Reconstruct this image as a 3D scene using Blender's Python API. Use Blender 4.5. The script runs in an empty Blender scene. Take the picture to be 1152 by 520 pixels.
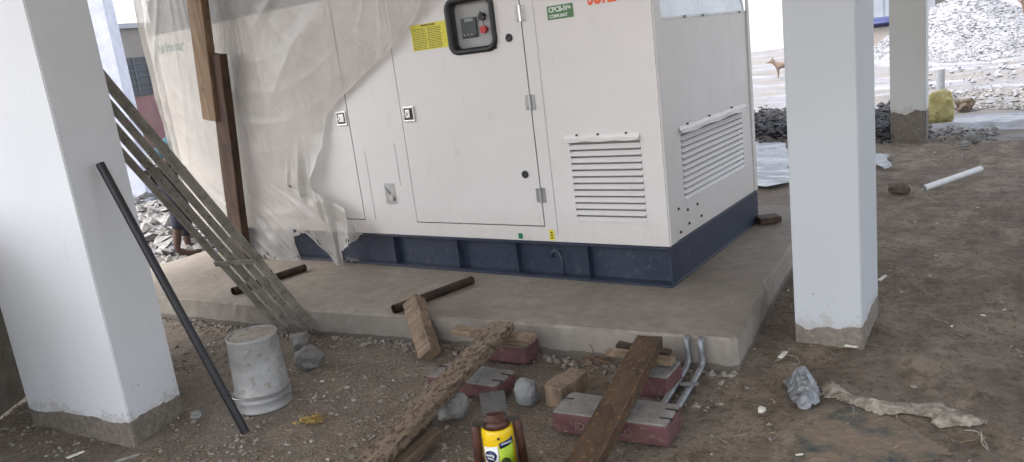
import bpy, bmesh, math, random
import numpy as np
from mathutils import Vector, Matrix, noise
random.seed(7)
C = bpy.context.scene.collection
rad = math.radians
# ------------------------------------------------------------------ camera
CAM_H = 1.55
YAW, PITCH, ROLL, FPX = -.635, .224, -.124, 867.8        # focal length in pixels of a 1152 px wide picture
def cam_axes():
    cy, sy = math.cos(YAW), math.sin(YAW)
    fwd = Vector((sy*math.cos(PITCH), cy*math.cos(PITCH), -math.sin(PITCH)))
    right = Vector((cy, -sy, 0)); up = right.cross(fwd)
    r = math.cos(ROLL)*right + math.sin(ROLL)*up
    u = -math.sin(ROLL)*right + math.cos(ROLL)*up
    return r, u, fwd
RX, UX, FX = cam_axes()
cam = bpy.data.cameras.new('camera'); camo = bpy.data.objects.new('camera', cam); C.objects.link(camo)
camo.matrix_world = Matrix(((RX.x, UX.x, -FX.x, 0), (RX.y, UX.y, -FX.y, 0), (RX.z, UX.z, -FX.z, CAM_H), (0, 0, 0, 1)))
cam.sensor_width = 36; cam.lens = FPX/1152*36; cam.clip_start = .05; cam.clip_end = 600
S = bpy.context.scene; S.camera = camo
def ray(px, py): return FX + (px-576)/FPX*RX - (py-260)/FPX*UX
def on_z(px, py, z=0.):
    d = ray(px, py); return Vector((0, 0, CAM_H)) + d*((z-CAM_H)/d.z)
def on_y(px, py, y):
    d = ray(px, py); return Vector((0, 0, CAM_H)) + d*(y/d.y)
def at_dist(px, py, r):
    d = ray(px, py); return Vector((0, 0, CAM_H)) + d*(r/math.hypot(d.x, d.y))
# ------------------------------------------------------------------ light
SUN_EL, SUN_AZ = 58, 215            # azimuth clockwise from +y
w = bpy.data.worlds.new('World'); S.world = w; w.use_nodes = True
nt = w.node_tree; bg = nt.nodes['Background']
sky = nt.nodes.new('ShaderNodeTexSky'); sky.sky_type = 'NISHITA'; sky.sun_disc = False
sky.sun_elevation = rad(SUN_EL); sky.sun_rotation = rad(SUN_AZ); sky.dust_density = 4; sky.air_density = 1.0
hs = nt.nodes.new('ShaderNodeHueSaturation'); hs.inputs['Saturation'].default_value = .45; nt.links.new(sky.outputs[0], hs.inputs['Color']); nt.links.new(hs.outputs[0], bg.inputs[0]); bg.inputs[1].default_value = .15
sl = bpy.data.lights.new('sun', 'SUN'); sl.energy = .6; sl.angle = rad(14); sl.color = (1, .95, .88)
so = bpy.data.objects.new('sun', sl); C.objects.link(so)
sd = Vector((math.sin(rad(SUN_AZ))*math.cos(rad(SUN_EL)), math.cos(rad(SUN_AZ))*math.cos(rad(SUN_EL)), math.sin(rad(SUN_EL))))
so.rotation_euler = sd.to_track_quat('Z', 'Y').to_euler(); so.location = sd*30
S.view_settings.view_transform = 'Standard'; S.view_settings.look = 'None'
S.view_settings.exposure = 2.1; S.view_settings.gamma = 1
S.render.engine = 'CYCLES'
S.cycles.max_bounces = 10; S.cycles.diffuse_bounces = 6; S.cycles.transparent_max_bounces = 12
# ------------------------------------------------------------------ materials
def newmat(name):
    m = bpy.data.materials.new(name); m.use_nodes = True; t = m.node_tree
    return m, t, t.nodes['Principled BSDF']
def N(t, typ, **kw):
    n = t.nodes.new(typ)
    for k, v in kw.items():
        if k.startswith('_'): setattr(n, k[1:], v)
        else: n.inputs[k].default_value = v
    return n
def coords(t, space='Object'):
    return t.nodes.new('ShaderNodeTexCoord').outputs[space] if space != 'World' else t.nodes.new('ShaderNodeNewGeometry').outputs['Position']
def noise_tex(t, co, scale, detail=6, rough=.6, stretch=None):
    if stretch:
        mp = t.nodes.new('ShaderNodeMapping'); mp.inputs['Scale'].default_value = stretch
        t.links.new(co, mp.inputs[0]); co = mp.outputs[0]
    n = N(t, 'ShaderNodeTexNoise', Scale=scale, Detail=detail, Roughness=rough); t.links.new(co, n.inputs['Vector'])
    return n.outputs['Fac']
def ramp(t, fac, stops):
    r = t.nodes.new('ShaderNodeValToRGB'); e = r.color_ramp.elements
    while len(e) < len(stops): e.new(.5)
    for k, (p, c) in enumerate(stops):
        e[k].position = p; e[k].color = (*c, 1) if len(c) == 3 else c
    t.links.new(fac, r.inputs[0]); return r.outputs[0]
def mixc(t, fac, a, b, mode='MIX'):
    m = t.nodes.new('ShaderNodeMix'); m.data_type = 'RGBA'; m.blend_type = mode
    for s, v in ((m.inputs[0], fac), (m.inputs[6], a), (m.inputs[7], b)):
        if isinstance(v, bpy.types.NodeSocket): t.links.new(v, s)
        elif isinstance(v, (int, float)): s.default_value = v
        else: s.default_value = (*v, 1)
    return m.outputs[2]
def math_n(t, op, a, b=0., c=None):
    m = t.nodes.new('ShaderNodeMath'); m.operation = op
    for i, v in enumerate((a, b) if c is None else (a, b, c)):
        if isinstance(v, bpy.types.NodeSocket): t.links.new(v, m.inputs[i])
        else: m.inputs[i].default_value = v
    return m.outputs[0]
def bump(t, p, h, strength=.3, dist=.01):
    b = N(t, 'ShaderNodeBump', Strength=strength, Distance=dist); t.links.new(h, b.inputs['Height']); t.links.new(b.outputs[0], p.inputs['Normal'])
def simple(name, c1, c2=None, scale=8, rough=.6, metal=0., bmp=.15, bscale=60, dist=.003, c3=None, stretch=None, space='Object', lo=.35, hi=.65, spec=.5):
    m, t, p = newmat(name); co = coords(t, space)
    f = noise_tex(t, co, scale, 8, .65, stretch)
    col = ramp(t, f, [(lo, c1), (hi, c2 or c1)])
    if c3:
        f2 = noise_tex(t, co, scale*5.3, 5, .7, stretch); col = mixc(t, ramp(t, f2, [(.55, (0, 0, 0)), (.7, (1, 1, 1))]), col, c3)
    t.links.new(col, p.inputs['Base Color'])
    p.inputs['Roughness'].default_value = rough; p.inputs['Metallic'].default_value = metal; p.inputs['Specular IOR Level'].default_value = spec
    if bmp: bump(t, p, noise_tex(t, co, bscale, 6, .7, stretch), bmp, dist)
    return m
def mat_paint_cement(name, paint, height, amp=.03, cem=.85):
    m, t, p = newmat(name); co = coords(t, 'World')
    sep = t.nodes.new('ShaderNodeSeparateXYZ'); t.links.new(co, sep.inputs[0])
    n = noise_tex(t, co, 3.6, 6, .55); n2 = noise_tex(t, co, 1.2, 3, .5); n3 = noise_tex(t, co, 30, 6, .7)
    h = math_n(t, 'MULTIPLY_ADD', math_n(t, 'SUBTRACT', n, .5), amp*4, sep.outputs[2])
    edge = math_n(t, 'GREATER_THAN', h, height)
    # faint scuffs and roller marks in the emulsion
    pc = mixc(t, ramp(t, n2, [(.3, (0, 0, 0)), (.7, (1, 1, 1))]), tuple(c*.94 for c in paint), paint)
    scf = noise_tex(t, co, 3.5, 9, .75, (3, 3, .8))
    pc = mixc(t, ramp(t, scf, [(.62, (0, 0, 0)), (.74, (.4, .4, .4))]), pc, (.40, .385, .36))
    dz = math_n(t, 'MULTIPLY', math_n(t, 'LESS_THAN', math_n(t, 'MULTIPLY_ADD', math_n(t, 'SUBTRACT', noise_tex(t, co, 11, 8, .8), .5), .5, sep.outputs[2]), height+.02), .35); pc = mixc(t, dz, pc, (.34, .29, .235))
    spl = math_n(t, 'MULTIPLY', math_n(t, 'LESS_THAN', h, height+.16), ramp(t, noise_tex(t, co, 38, 3, .6), [(.66, (0, 0, 0)), (.7, (1, 1, 1))]))
    pc = mixc(t, math_n(t, 'MULTIPLY', spl, .6), pc, (.3, .27, .23))
    cc = ramp(t, n3, [(q, tuple(k*cem for k in c_)) for q, c_ in ((.3, (.16, .133, .105)), (.55, (.27, .235, .195)), (.75, (.38, .34, .29)))])
    t.links.new(mixc(t, edge, cc, pc), p.inputs['Base Color'])
    p.inputs['Roughness'].default_value = .72
    bump(t, p, math_n(t, 'ADD', math_n(t, 'MULTIPLY', edge, .6), math_n(t, 'ADD', math_n(t, 'MULTIPLY', n3, math_n(t, 'SUBTRACT', 1.1, edge)), math_n(t, 'MULTIPLY', noise_tex(t, co, 4.5, 4, .5, (1, 1, .5)), 1.6))), .7, .008)
    return m
M = {}
M['pillar_a'] = mat_paint_cement('white_emulsion', (.70, .72, .745), .095, .03)
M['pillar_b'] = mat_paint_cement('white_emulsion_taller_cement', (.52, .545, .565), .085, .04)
M['pillar_c'] = mat_paint_cement('white_emulsion_far', (.55, .555, .54), .36, .09, .6)
M['pillar_rough'] = simple('rough_white_plaster', (.55, .57, .66), (.7, .72, .8), 5, .85, bmp=.6, bscale=35, dist=.02, space='World')
M['slab'] = None
def mat_slab():
    m, t, p = newmat('cast_concrete'); co = coords(t, 'World')
    a = noise_tex(t, co, 1.3, 6, .6); b = noise_tex(t, co, 14, 8, .7); c = noise_tex(t, co, 90, 4, .6)
    col = ramp(t, a, [(.3, (.15, .126, .098)), (.5, (.235, .2, .162)), (.7, (.31, .275, .23))])
    col = mixc(t, ramp(t, b, [(.35, (.55, .55, .55)), (.6, (0, 0, 0))]), col, (.14, .122, .1))
    br = noise_tex(t, co, 9, 6, .7, (.3, 2.5, 1)); col = mixc(t, ramp(t, br, [(.58, (0, 0, 0)), (.72, (.5, .5, .5))]), col, (.27, .255, .23))
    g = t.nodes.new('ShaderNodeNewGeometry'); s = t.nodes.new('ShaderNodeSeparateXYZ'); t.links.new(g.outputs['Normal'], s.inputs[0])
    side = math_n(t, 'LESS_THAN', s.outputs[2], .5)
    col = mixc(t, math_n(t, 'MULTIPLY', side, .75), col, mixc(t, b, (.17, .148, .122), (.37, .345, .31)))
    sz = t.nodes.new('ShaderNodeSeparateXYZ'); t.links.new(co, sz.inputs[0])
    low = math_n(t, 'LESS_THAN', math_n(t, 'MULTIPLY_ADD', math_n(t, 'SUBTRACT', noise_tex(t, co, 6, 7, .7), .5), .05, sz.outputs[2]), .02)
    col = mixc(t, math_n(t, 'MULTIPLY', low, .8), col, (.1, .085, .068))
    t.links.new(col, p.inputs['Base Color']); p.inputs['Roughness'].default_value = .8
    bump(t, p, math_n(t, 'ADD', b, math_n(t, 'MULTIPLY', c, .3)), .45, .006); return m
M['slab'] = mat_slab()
def mat_ground():
    m, t, p = newmat('site_soil'); co = coords(t, 'World')
    sep = t.nodes.new('ShaderNodeSeparateXYZ'); t.links.new(co, sep.inputs[0])
    a = noise_tex(t, co, .9, 7, .65); b = noise_tex(t, co, 7, 8, .75); c = noise_tex(t, co, 70, 5, .7)
    damp = ramp(t, a, [(.32, (.17, .133, .1)), (.5, (.255, .208, .162)), (.7, (.335, .283, .228))])
    col = mixc(t, ramp(t, b, [(.38, (.75, .75, .75)), (.58, (0, 0, 0))]), damp, (.13, .096, .066))
    d2 = noise_tex(t, co, 2.6, 10, .8, (1, .6, 1)); col = mixc(t, ramp(t, d2, [(.5, (0, 0, 0)), (.6, (.8, .8, .8))]), col, (.36, .295, .225))
    d3 = noise_tex(t, co, 28, 6, .8); col = mixc(t, ramp(t, d3, [(.36, (.8, .8, .8)), (.47, (0, 0, 0))]), col, (.1, .074, .051))
    # grey stone dust mixed in on the left, by the drum
    gl = math_n(t, 'LESS_THAN', math_n(t, 'MULTIPLY_ADD', math_n(t, 'SUBTRACT', a, .5), 3.0, sep.outputs[0]), -1.75)
    col = mixc(t, math_n(t, 'MULTIPLY', gl, .65), col, ramp(t, c, [(.3, (.12, .096, .07)), (.5, (.25, .21, .168)), (.7, (.42, .37, .315))]))
    v = N(t, 'ShaderNodeTexVoronoi', Scale=85.); t.links.new(co, v.inputs['Vector'])
    chip = math_n(t, 'MULTIPLY', math_n(t, 'LESS_THAN', v.outputs['Distance'], .22), math_n(t, 'GREATER_THAN', b, .54))
    col = mixc(t, math_n(t, 'MULTIPLY', chip, .55), col, (.3, .28, .25))
    # outside the roof the yard is pale crushed stone
    yy = math_n(t, 'MULTIPLY_ADD', math_n(t, 'SUBTRACT', a, .5), 1.6, sep.outputs[1])
    yx = math_n(t, 'MULTIPLY_ADD', sep.outputs[0], .28, yy)
    out = ramp(t, math_n(t, 'DIVIDE', yx, 20.), [(.47, (0, 0, 0)), (.56, (1, 1, 1))])
    xl = math_n(t, 'LESS_THAN', math_n(t, 'MULTIPLY_ADD', math_n(t, 'SUBTRACT', a, .5), 1.5, sep.outputs[0]), -7.0)
    out = math_n(t, 'MAXIMUM', out, xl)
    bb = noise_tex(t, co, .35, 9, .7, (1, 2.2, 1))
    yard = ramp(t, bb, [(.36, (.13, .13, .14)), (.45, (.21, .19, .165)), (.52, (.2, .2, .22)), (.62, (.34, .345, .37))])
    yard = mixc(t, ramp(t, b, [(.3, (.7, .7, .7)), (.55, (0, 0, 0))]), yard, (.17, .168, .175))
    t.links.new(mixc(t, out, col, yard), p.inputs['Base Color'])
    p.inputs['Roughness'].default_value = .9; p.inputs['Specular IOR Level'].default_value = .25
    bump(t, p, math_n(t, 'ADD', b, math_n(t, 'MULTIPLY', c, .6)), 1.0, .035); return m
M['ground'] = mat_ground()
M['ceiling'] = simple('roof_soffit', (.66, .65, .63), (.74, .73, .71), 2, .9, space='World')
M['cream'] = None
def mat_cream(name, base, rough=.38):
    m, t, p = newmat(name); co = coords(t, 'World')
    a = noise_tex(t, co, 2.2, 7, .65); b = noise_tex(t, co, 11, 8, .75, (1, 1, .35))
    col = mixc(t, ramp(t, a, [(.35, (0, 0, 0)), (.7, (.35, .35, .35))]), base, tuple(c*.86 for c in base))
    col = mixc(t, ramp(t, b, [(.58, (0, 0, 0)), (.76, (.45, .45, .45))]), col, (.42, .38, .33))
    sz = t.nodes.new('ShaderNodeSeparateXYZ'); t.links.new(co, sz.inputs[0])
    dust = math_n(t, 'MULTIPLY', math_n(t, 'MAXIMUM', math_n(t, 'SUBTRACT', .62, sz.outputs[2]), 0.), math_n(t, 'MULTIPLY', b, 2.0)); col = mixc(t, math_n(t, 'MINIMUM', dust, .5), col, (.4, .35, .29))
    t.links.new(col, p.inputs['Base Color'])
    t.links.new(ramp(t, a, [(.3, (rough-.06,)*3), (.7, (rough+.12,)*3)]), p.inputs['Roughness'])
    bump(t, p, noise_tex(t, co, 1.9, 3, .5), .5, .03); return m
M['cream'] = mat_cream('cream_powder_coat', (.675, .65, .635), .32)
M['cream_lit'] = mat_cream('cream_coat_sky_reflection', (.7, .73, .82), .22)  # bluish tint puts the sky's reflection into the coat colour
M['navy'] = simple('navy_enamel', (.018, .026, .048), (.03, .04, .066), 5, .42, bmp=.2, bscale=30, c3=(.07, .075, .085), space='World')
M['stripe'] = simple('slate_band_enamel', (.1, .12, .14), (.13, .15, .17), 4, .4)
M['lining'] = simple('shaded_duct_lining', (.34, .32, .30), rough=.9)
M['seam'] = simple('dark_seam', (.02, .019, .018), rough=.9)
M['rubber'] = simple('black_rubber', (.012, .012, .013), (.02, .02, .022), 20, .5)
M['chrome'] = simple('bright_zinc', (.55, .54, .52), (.75, .74, .72), 30, .22, .95)
M['steel_flat'] = simple('dull_zinc', (.36, .36, .36), (.5, .5, .5), 20, .4, .8)
M['panel_grey'] = simple('control_panel_grey', (.36, .36, .35), (.42, .42, .41), 6, .5)
M['panel_dark'] = simple('controller_black', (.012, .02, .024), (.02, .03, .034), 6, .35)
M['lcd'] = simple('lcd_grey', (.22, .26, .27), rough=.3)
M['red'] = simple('red_button', (.55, .015, .03), rough=.35)
M['yellow'] = simple('yellow_label', (.62, .55, .03), (.7, .62, .05), 30, .5)
M['ink'] = simple('dark_ink', (.06, .055, .02), rough=.6)
M['green'] = simple('green_sticker', (.06, .16, .06), (.08, .2, .08), 30, .5)
M['green2'] = simple('bright_green_tag', (.0, .16, .06), rough=.5)
M['white_ink'] = simple('white_print', (.7, .72, .68), rough=.6)
M['orange'] = simple('orange_print', (.75, .12, .04), rough=.5)
M['teal'] = simple('teal_print', (.03, .2, .19), rough=.5)
M['blue_ink'] = simple('blue_print', (.01, .02, .09), rough=.5)
M['lime'] = simple('lime_print', (.35, .5, .02), rough=.5)
def mat_wood(name, c1, c2, c3, axis='Y', rough=.8, sc=3):
    m, t, p = newmat(name); co = coords(t)
    st = {'X': (.5, 9, 9), 'Y': (9, .5, 9), 'Z': (9, 9, .5)}[axis]
    a = noise_tex(t, co, sc, 8, .7, st); b = noise_tex(t, co, 6, 6, .7); c = noise_tex(t, co, sc*4, 5, .7, st)
    col = ramp(t, a, [(.3, c1), (.5, c2), (.7, c3)])
    col = mixc(t, ramp(t, b, [(.52, (0, 0, 0)), (.66, (.8, .8, .8))]), col, tuple(x*.5 for x in c1))
    t.links.new(col, p.inputs['Base Color']); p.inputs['Roughness'].default_value = rough
    bump(t, p, c, .7, .006); return m
M['wood_pale'] = mat_wood('pale_rough_timber', (.12, .085, .055), (.2, .145, .095), (.27, .205, .14), 'Z')
M['wood_pale_y'] = mat_wood('pale_split_timber', (.13, .09, .058), (.22, .155, .1), (.33, .24, .165), 'X')
M['wood_dark'] = mat_wood('dark_prop_timber', (.03, .016, .01), (.058, .03, .018), (.1, .055, .034), 'Z')
M['wood_prop'] = mat_wood('brown_prop_timber', (.1, .06, .034), (.18, .115, .065), (.27, .18, .11), 'Z')
M['wood_beam'] = mat_wood('weathered_beam_timber', (.06, .04, .026), (.14, .1, .066), (.24, .18, .13), 'Y')
def mat_dirty_beam():
    m, t, p = newmat('mortar_spotted_timber'); co = coords(t)
    a = noise_tex(t, co, 3, 8, .7, (9, .6, 9)); b = noise_tex(t, co, 42, 5, .7, (1.4, .8, 1.4)); c = noise_tex(t, co, 60, 5, .7)
    col = ramp(t, a, [(.3, (.11, .078, .05)), (.5, (.17, .125, .085)), (.7, (.24, .185, .13))])
    col = mixc(t, ramp(t, b, [(.50, (0, 0, 0)), (.56, (.85, .85, .85))]), col, (.035, .022, .013))
    t.links.new(col, p.inputs['Base Color']); p.inputs['Roughness'].default_value = .85
    bump(t, p, math_n(t, 'ADD', b, c), .5, .004); return m
M['beam_spot'] = mat_dirty_beam()
M['rust'] = simple('rusty_steel', (.045, .028, .017), (.105, .062, .032), 9, .7, .25, bmp=.7, bscale=50, dist=.005, c3=(.27, .15, .055), stretch=(1, .5, 1))
M['rust_dark'] = simple('dark_rusty_pipe', (.022, .015, .011), (.06, .035, .022), 14, .65, .3, bmp=.5, bscale=60)
M['jack_red'] = simple('brown_red_oxide', (.05, .02, .014), (.1, .04, .028), 14, .5, .2, bmp=.3)
M['jack_plate'] = simple('grey_steel_plate', (.04, .037, .034), (.07, .064, .06), 14, .5, .5)
M['jack_yellow'] = simple('chrome_yellow_paint', (.72, .47, .005), (.8, .55, .01), 14, .35)
M['black_pipe'] = simple('black_plastic_pipe', (.007, .007, .009), (.013, .013, .016), 14, .45)
M['blk_top'] = simple('counterweight_grey_top', (.15, .142, .13), (.25, .24, .225), 7, .8, bmp=.5, bscale=40, c3=(.1, .088, .075))
M['blk_side'] = simple('maroon_side_paint', (.085, .032, .036), (.135, .058, .06), 9, .75, bmp=.7, bscale=30, dist=.006, c3=(.2, .15, .13))
M['stone'] = simple('broken_stone', (.15, .145, .135), (.27, .265, .25), 9, .9, bmp=.8, bscale=30, dist=.01)
M['stone_pale'] = simple('pale_grey_stone', (.15, .155, .155), (.23, .24, .24), 9, .9, bmp=.6, bscale=30, dist=.01)
M['drum'] = simple('whitewashed_drum', (.24, .24, .235), (.4, .4, .395), 5, .6, .25, bmp=.3, bscale=25, c3=(.2, .165, .12))
M['drum_top'] = simple('dirty_drum_bottom', (.2, .165, .125), (.36, .33, .285), 6, .75, bmp=.4, c3=(.16, .12, .085))
M['frame_steel'] = simple('dusty_frame_steel', (.24, .22, .185), (.42, .39, .34), 9, .75, .15, bmp=.5, bscale=50, c3=(.055, .045, .035))
M['galv'] = simple('galvanised_conduit', (.17, .18, .19), (.27, .28, .295), 14, .45, .5, bmp=.2)
M['leafy'] = simple('ochre_husk', (.3, .19, .05), (.42, .3, .09), 30, .9)
M['ply'] = mat_wood('grey_green_plywood', (.13, .127, .1), (.19, .182, .15), (.25, .238, .2), 'X', .8, 1.2)
M['bag_silver'] = simple('silver_laminate', (.09, .093, .097), (.33, .34, .355), 12, .35, .4, bmp=.4, bscale=14, dist=.02)
M['rag'] = simple('dirty_woven_rag', (.17, .145, .11), (.44, .40, .335), 18, .9, bmp=.9, bscale=60, dist=.01, c3=(.1, .08, .06))
M['mat_sheet'] = simple('damp_rubber_sheet', (.055, .062, .056), (.19, .145, .102), 4, .75, bmp=.5, lo=.42, hi=.54, c3=(.15, .115, .08), space='World')
M['wire'] = simple('rusty_wire', (.1, .055, .03), (.18, .1, .06), 20, .7)
M['wire_pale'] = simple('pale_wire', (.28, .25, .2), rough=.6)
M['paper'] = simple('scrap_white', (.55, .52, .46), (.7, .67, .6), 14, .8)
M['pipe_white'] = simple('white_pvc', (.55, .55, .54), (.66, .66, .65), 9, .45)
M['pipe_grey'] = simple('grey_pipe', (.3, .31, .33), (.4, .41, .43), 9, .5)
M['sack_y'] = simple('yellow_sack', (.24, .2, .06), (.46, .41, .2), 8, .8, bmp=.7, bscale=14, dist=.03)
M['brown_lump'] = simple('brown_clod', (.1, .075, .055), (.16, .12, .09), 8, .9, bmp=.8, bscale=20, dist=.02)
M['chip'] = simple('stone_chips', (.15, .13, .105), (.34, .31, .27), 60, .9, space='World')
M['rubble'] = simple('grey_rubble', (.1, .097, .094), (.28, .27, .26), 14, .9, space='World', bmp=.4, bscale=20)
M['gravel_white'] = simple('pale_crushed_stone', (.15, .15, .16), (.25, .255, .272), 9, .9, space='World')
M['gravel_dark'] = simple('dark_blue_metal_stone', (.015, .015, .017), (.05, .05, .053), 9, .8, space='World')
M['b_beige'] = simple('beige_render', (.2, .182, .165), (.25, .23, .205), 1, .9)
M['b_pink'] = simple('dull_red_render', (.17, .09, .09), (.22, .125, .125), 2, .9)
M['b_dark'] = simple('dark_glass_louvre', (.04, .045, .055), (.06, .065, .075), 6, .3)
M['b_bars'] = simple('dark_grey_bars', (.09, .095, .1), rough=.6)
M['b_white'] = simple('white_render', (.75, .76, .78), (.8, .81, .83), 1, .9)
M['b_bluewhite'] = simple('ribbed_sheet_blue_white', (.19, .21, .25), (.24, .265, .3), 1, .6)
M['b_grey'] = simple('grey_render', (.3, .31, .34), (.36, .37, .4), 1, .9)
M['tarp'] = simple('blue_tarpaulin', (.012, .018, .07), (.02, .03, .11), 3, .6)
M['fur'] = simple('tan_fur', (.12, .085, .065), (.17, .125, .095), 8, .9)
M['fur_dark'] = simple('dark_fur', (.1, .05, .03), rough=.9)
M['skin'] = simple('brown_skin', (.05, .025, .016), (.075, .038, .025), 20, .55)
M['shirt'] = simple('teal_cotton', (.008, .045, .07), (.01, .06, .09), 10, .85)
M['trouser'] = simple('dark_navy_cotton', (.012, .014, .025), (.022, .025, .04), 10, .9)
M['hair'] = simple('black_hair', (.01, .009, .008), rough=.6)
M['bark'] = simple('brown_bark', (.14, .09, .06), (.2, .14, .1), 8, .9)
M['leaf'] = simple('dry_brown_leaves', (.3, .16, .09), (.42, .25, .16), 8, .8, space='World')
def mat_plastic():
    m, t, p = newmat('milky_polythene'); co = coords(t, 'World')
    a = noise_tex(t, co, 1.3, 6, .6); b0 = noise_tex(t, co, 3.1, 5, .7, (1.6, 1.6, .5)); b = math_n(t, 'ABSOLUTE', math_n(t, 'SUBTRACT', b0, .5)); fine = math_n(t, 'ABSOLUTE', math_n(t, 'SUBTRACT', noise_tex(t, co, 9, 4, .6, (1, 1, .8)), .5))
    p.inputs['Base Color'].default_value = (.5, .475, .44, 1)
    p.inputs['Roughness'].default_value = .22; p.inputs['Specular IOR Level'].default_value = .5
    bump(t, p, math_n(t, 'ADD', noise_tex(t, co, 5, 3, .5, (1.3, 1.3, .45)), math_n(t, 'MULTIPLY', b, .7)), .55, .05)
    tr = t.nodes.new('ShaderNodeBsdfTransparent'); tr.inputs[0].default_value = (.97, .96, .945, 1)
    tl = t.nodes.new('ShaderNodeBsdfTranslucent'); tl.inputs[0].default_value = (.56, .535, .5, 1)
    m1 = t.nodes.new('ShaderNodeMixShader'); m1.inputs[0].default_value = .2
    t.links.new(p.outputs[0], m1.inputs[1]); t.links.new(tl.outputs[0], m1.inputs[2])
    at = t.nodes.new('ShaderNodeAttribute'); at.attribute_name = 'crease'
    lw = t.nodes.new('ShaderNodeLayerWeight'); lw.inputs[0].default_value = .3
    al = math_n(t, 'ADD', ramp(t, a, [(.35, (.3,)*3), (.7, (.54,)*3)]), math_n(t, 'MULTIPLY', lw.outputs['Facing'], .35))
    al = math_n(t, 'ADD', al, math_n(t, 'MULTIPLY', at.outputs['Fac'], .45))
    m2 = t.nodes.new('ShaderNodeMixShader'); t.links.new(math_n(t, 'MINIMUM', al, .9), m2.inputs[0])
    t.links.new(tr.outputs[0], m2.inputs[1]); t.links.new(m1.outputs[0], m2.inputs[2])
    t.links.new(m2.outputs[0], t.nodes['Material Output'].inputs[0]); return m
M['polythene'] = mat_plastic()
def mat_glass():
    m, t, p = newmat('window_glass')
    p.inputs['Base Color'].default_value = (.05, .05, .05, 1); p.inputs['Roughness'].default_value = .08
    tr = t.nodes.new('ShaderNodeBsdfTransparent'); mx = t.nodes.new('ShaderNodeMixShader'); mx.inputs[0].default_value = .05
    t.links.new(tr.outputs[0], mx.inputs[1]); t.links.new(p.outputs[0], mx.inputs[2]); t.links.new(mx.outputs[0], t.nodes['Material Output'].inputs[0]); return m
M['glass'] = mat_glass()
def mat_water():
    m, t, p = newmat('puddle_water'); co = coords(t, 'World')
    p.inputs['Base Color'].default_value = (.12, .115, .11, 1); p.inputs['Roughness'].default_value = .12
    bump(t, p, noise_tex(t, co, 9, 4, .6), .15, .01); return m
M['water'] = mat_water()
def mat_wet():
    m, t, p = newmat('wet_lime_mud'); co = coords(t, 'World')
    a = noise_tex(t, co, 2.2, 8, .7, (.6, 1.5, 1)); b = noise_tex(t, co, 9, 6, .7)
    t.links.new(ramp(t, a, [(.38, (.06, .057, .055)), (.5, (.2, .2, .2)), (.58, (.42, .43, .45))]), p.inputs['Base Color'])
    t.links.new(ramp(t, a, [(.42, (.08,)*3), (.56, (.7,)*3)]), p.inputs['Roughness']); bump(t, p, b, .5, .015); return m
M['wet'] = mat_wet()
# ------------------------------------------------------------------ mesh helpers
def tag(o, label=None, cat=None, group=None, kind=None):
    if label: o['label'] = label
    if cat: o['category'] = cat
    if group: o['group'] = group
    if kind: o['kind'] = kind
    return o
def empty(name, loc, label, cat, group=None):
    o = bpy.data.objects.new(name, None); o.empty_display_size = .1; C.objects.link(o); o.location = loc
    o['_w'] = [0, 0, 0]; del o['_w']
    return tag(o, label, cat, group)
def obj(name, bm, mats, parent=None, smooth=False):
    me = bpy.data.meshes.new(name); bmesh.ops.recalc_face_normals(bm, faces=bm.faces[:]); bm.to_mesh(me); bm.free()
    for m in (mats if isinstance(mats, (list, tuple)) else [mats]): me.materials.append(m)
    if smooth:
        for p in me.polygons: p.use_smooth = True
    o = bpy.data.objects.new(name, me); C.objects.link(o)
    if parent is not None:
        o.parent = parent
        q = parent; off = Vector((0, 0, 0))
        while q: off += q.location; q = q.parent
        me.transform(Matrix.Translation(-off))
    return o
def B(): return bmesh.new()
def box(bm, c, s, rot=None, bev=0., seg=1, mi=0):
    mt = Matrix.Translation(Vector(c)) @ (rot.to_4x4() if rot is not None else Matrix.Identity(4)) @ Matrix.Diagonal((*s, 1))
    r = bmesh.ops.create_cube(bm, size=1, matrix=mt)
    fs = set(f for v in r['verts'] for f in v.link_faces)
    for f in fs: f.material_index = mi
    if bev:
        es = list(set(e for v in r['verts'] for e in v.link_edges))
        bmesh.ops.bevel(bm, geom=es, offset=bev, segments=seg, affect='EDGES', profile=.5)
def bx(bm, x0, x1, y0, y1, z0, z1, bev=0., seg=1): box(bm, ((x0+x1)/2, (y0+y1)/2, (z0+z1)/2), (abs(x1-x0), abs(y1-y0), abs(z1-z0)), None, bev, seg)
def frame_of(d, upv=Vector((0, 0, 1))):
    d = Vector(d).normalized(); s = d.cross(upv)
    if s.length < 1e-4: s = d.cross(Vector((1, 0, 0)))
    s.normalize(); u = s.cross(d); return Matrix((s, d, u)).transposed()
def bar(bm, a, b, wd, th, up=Vector((0, 0, 1)), bev=0., seg=1):
    a, b = Vector(a), Vector(b); box(bm, (a+b)/2, (wd, (b-a).length, th), frame_of(b-a, up), bev, seg)
def tube(bm, pts, r, n=10, cap=True, jit=0.):
    pts = [Vector(p) for p in pts]; rings = []; prev = None
    for i, p in enumerate(pts):
        d = (pts[min(i+1, len(pts)-1)]-pts[max(i-1, 0)]).normalized()
        if prev is None: s = d.orthogonal().normalized()
        else:
            s = prev - d*prev.dot(d)
            s = s.normalized() if s.length > 1e-6 else d.orthogonal().normalized()
        prev = s; u = d.cross(s); rr = r[i] if isinstance(r, (list, tuple)) else r
        rings.append([bm.verts.new(p + (s*math.cos(k*2*math.pi/n)+u*math.sin(k*2*math.pi/n))*rr*(1+random.uniform(-jit, jit))) for k in range(n)])
    for a, b in zip(rings, rings[1:]):
        for k in range(n): bm.faces.new((a[k], a[(k+1) % n], b[(k+1) % n], b[k]))
    if cap: bm.faces.new(rings[0][::-1]); bm.faces.new(rings[-1])
    return rings
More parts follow.
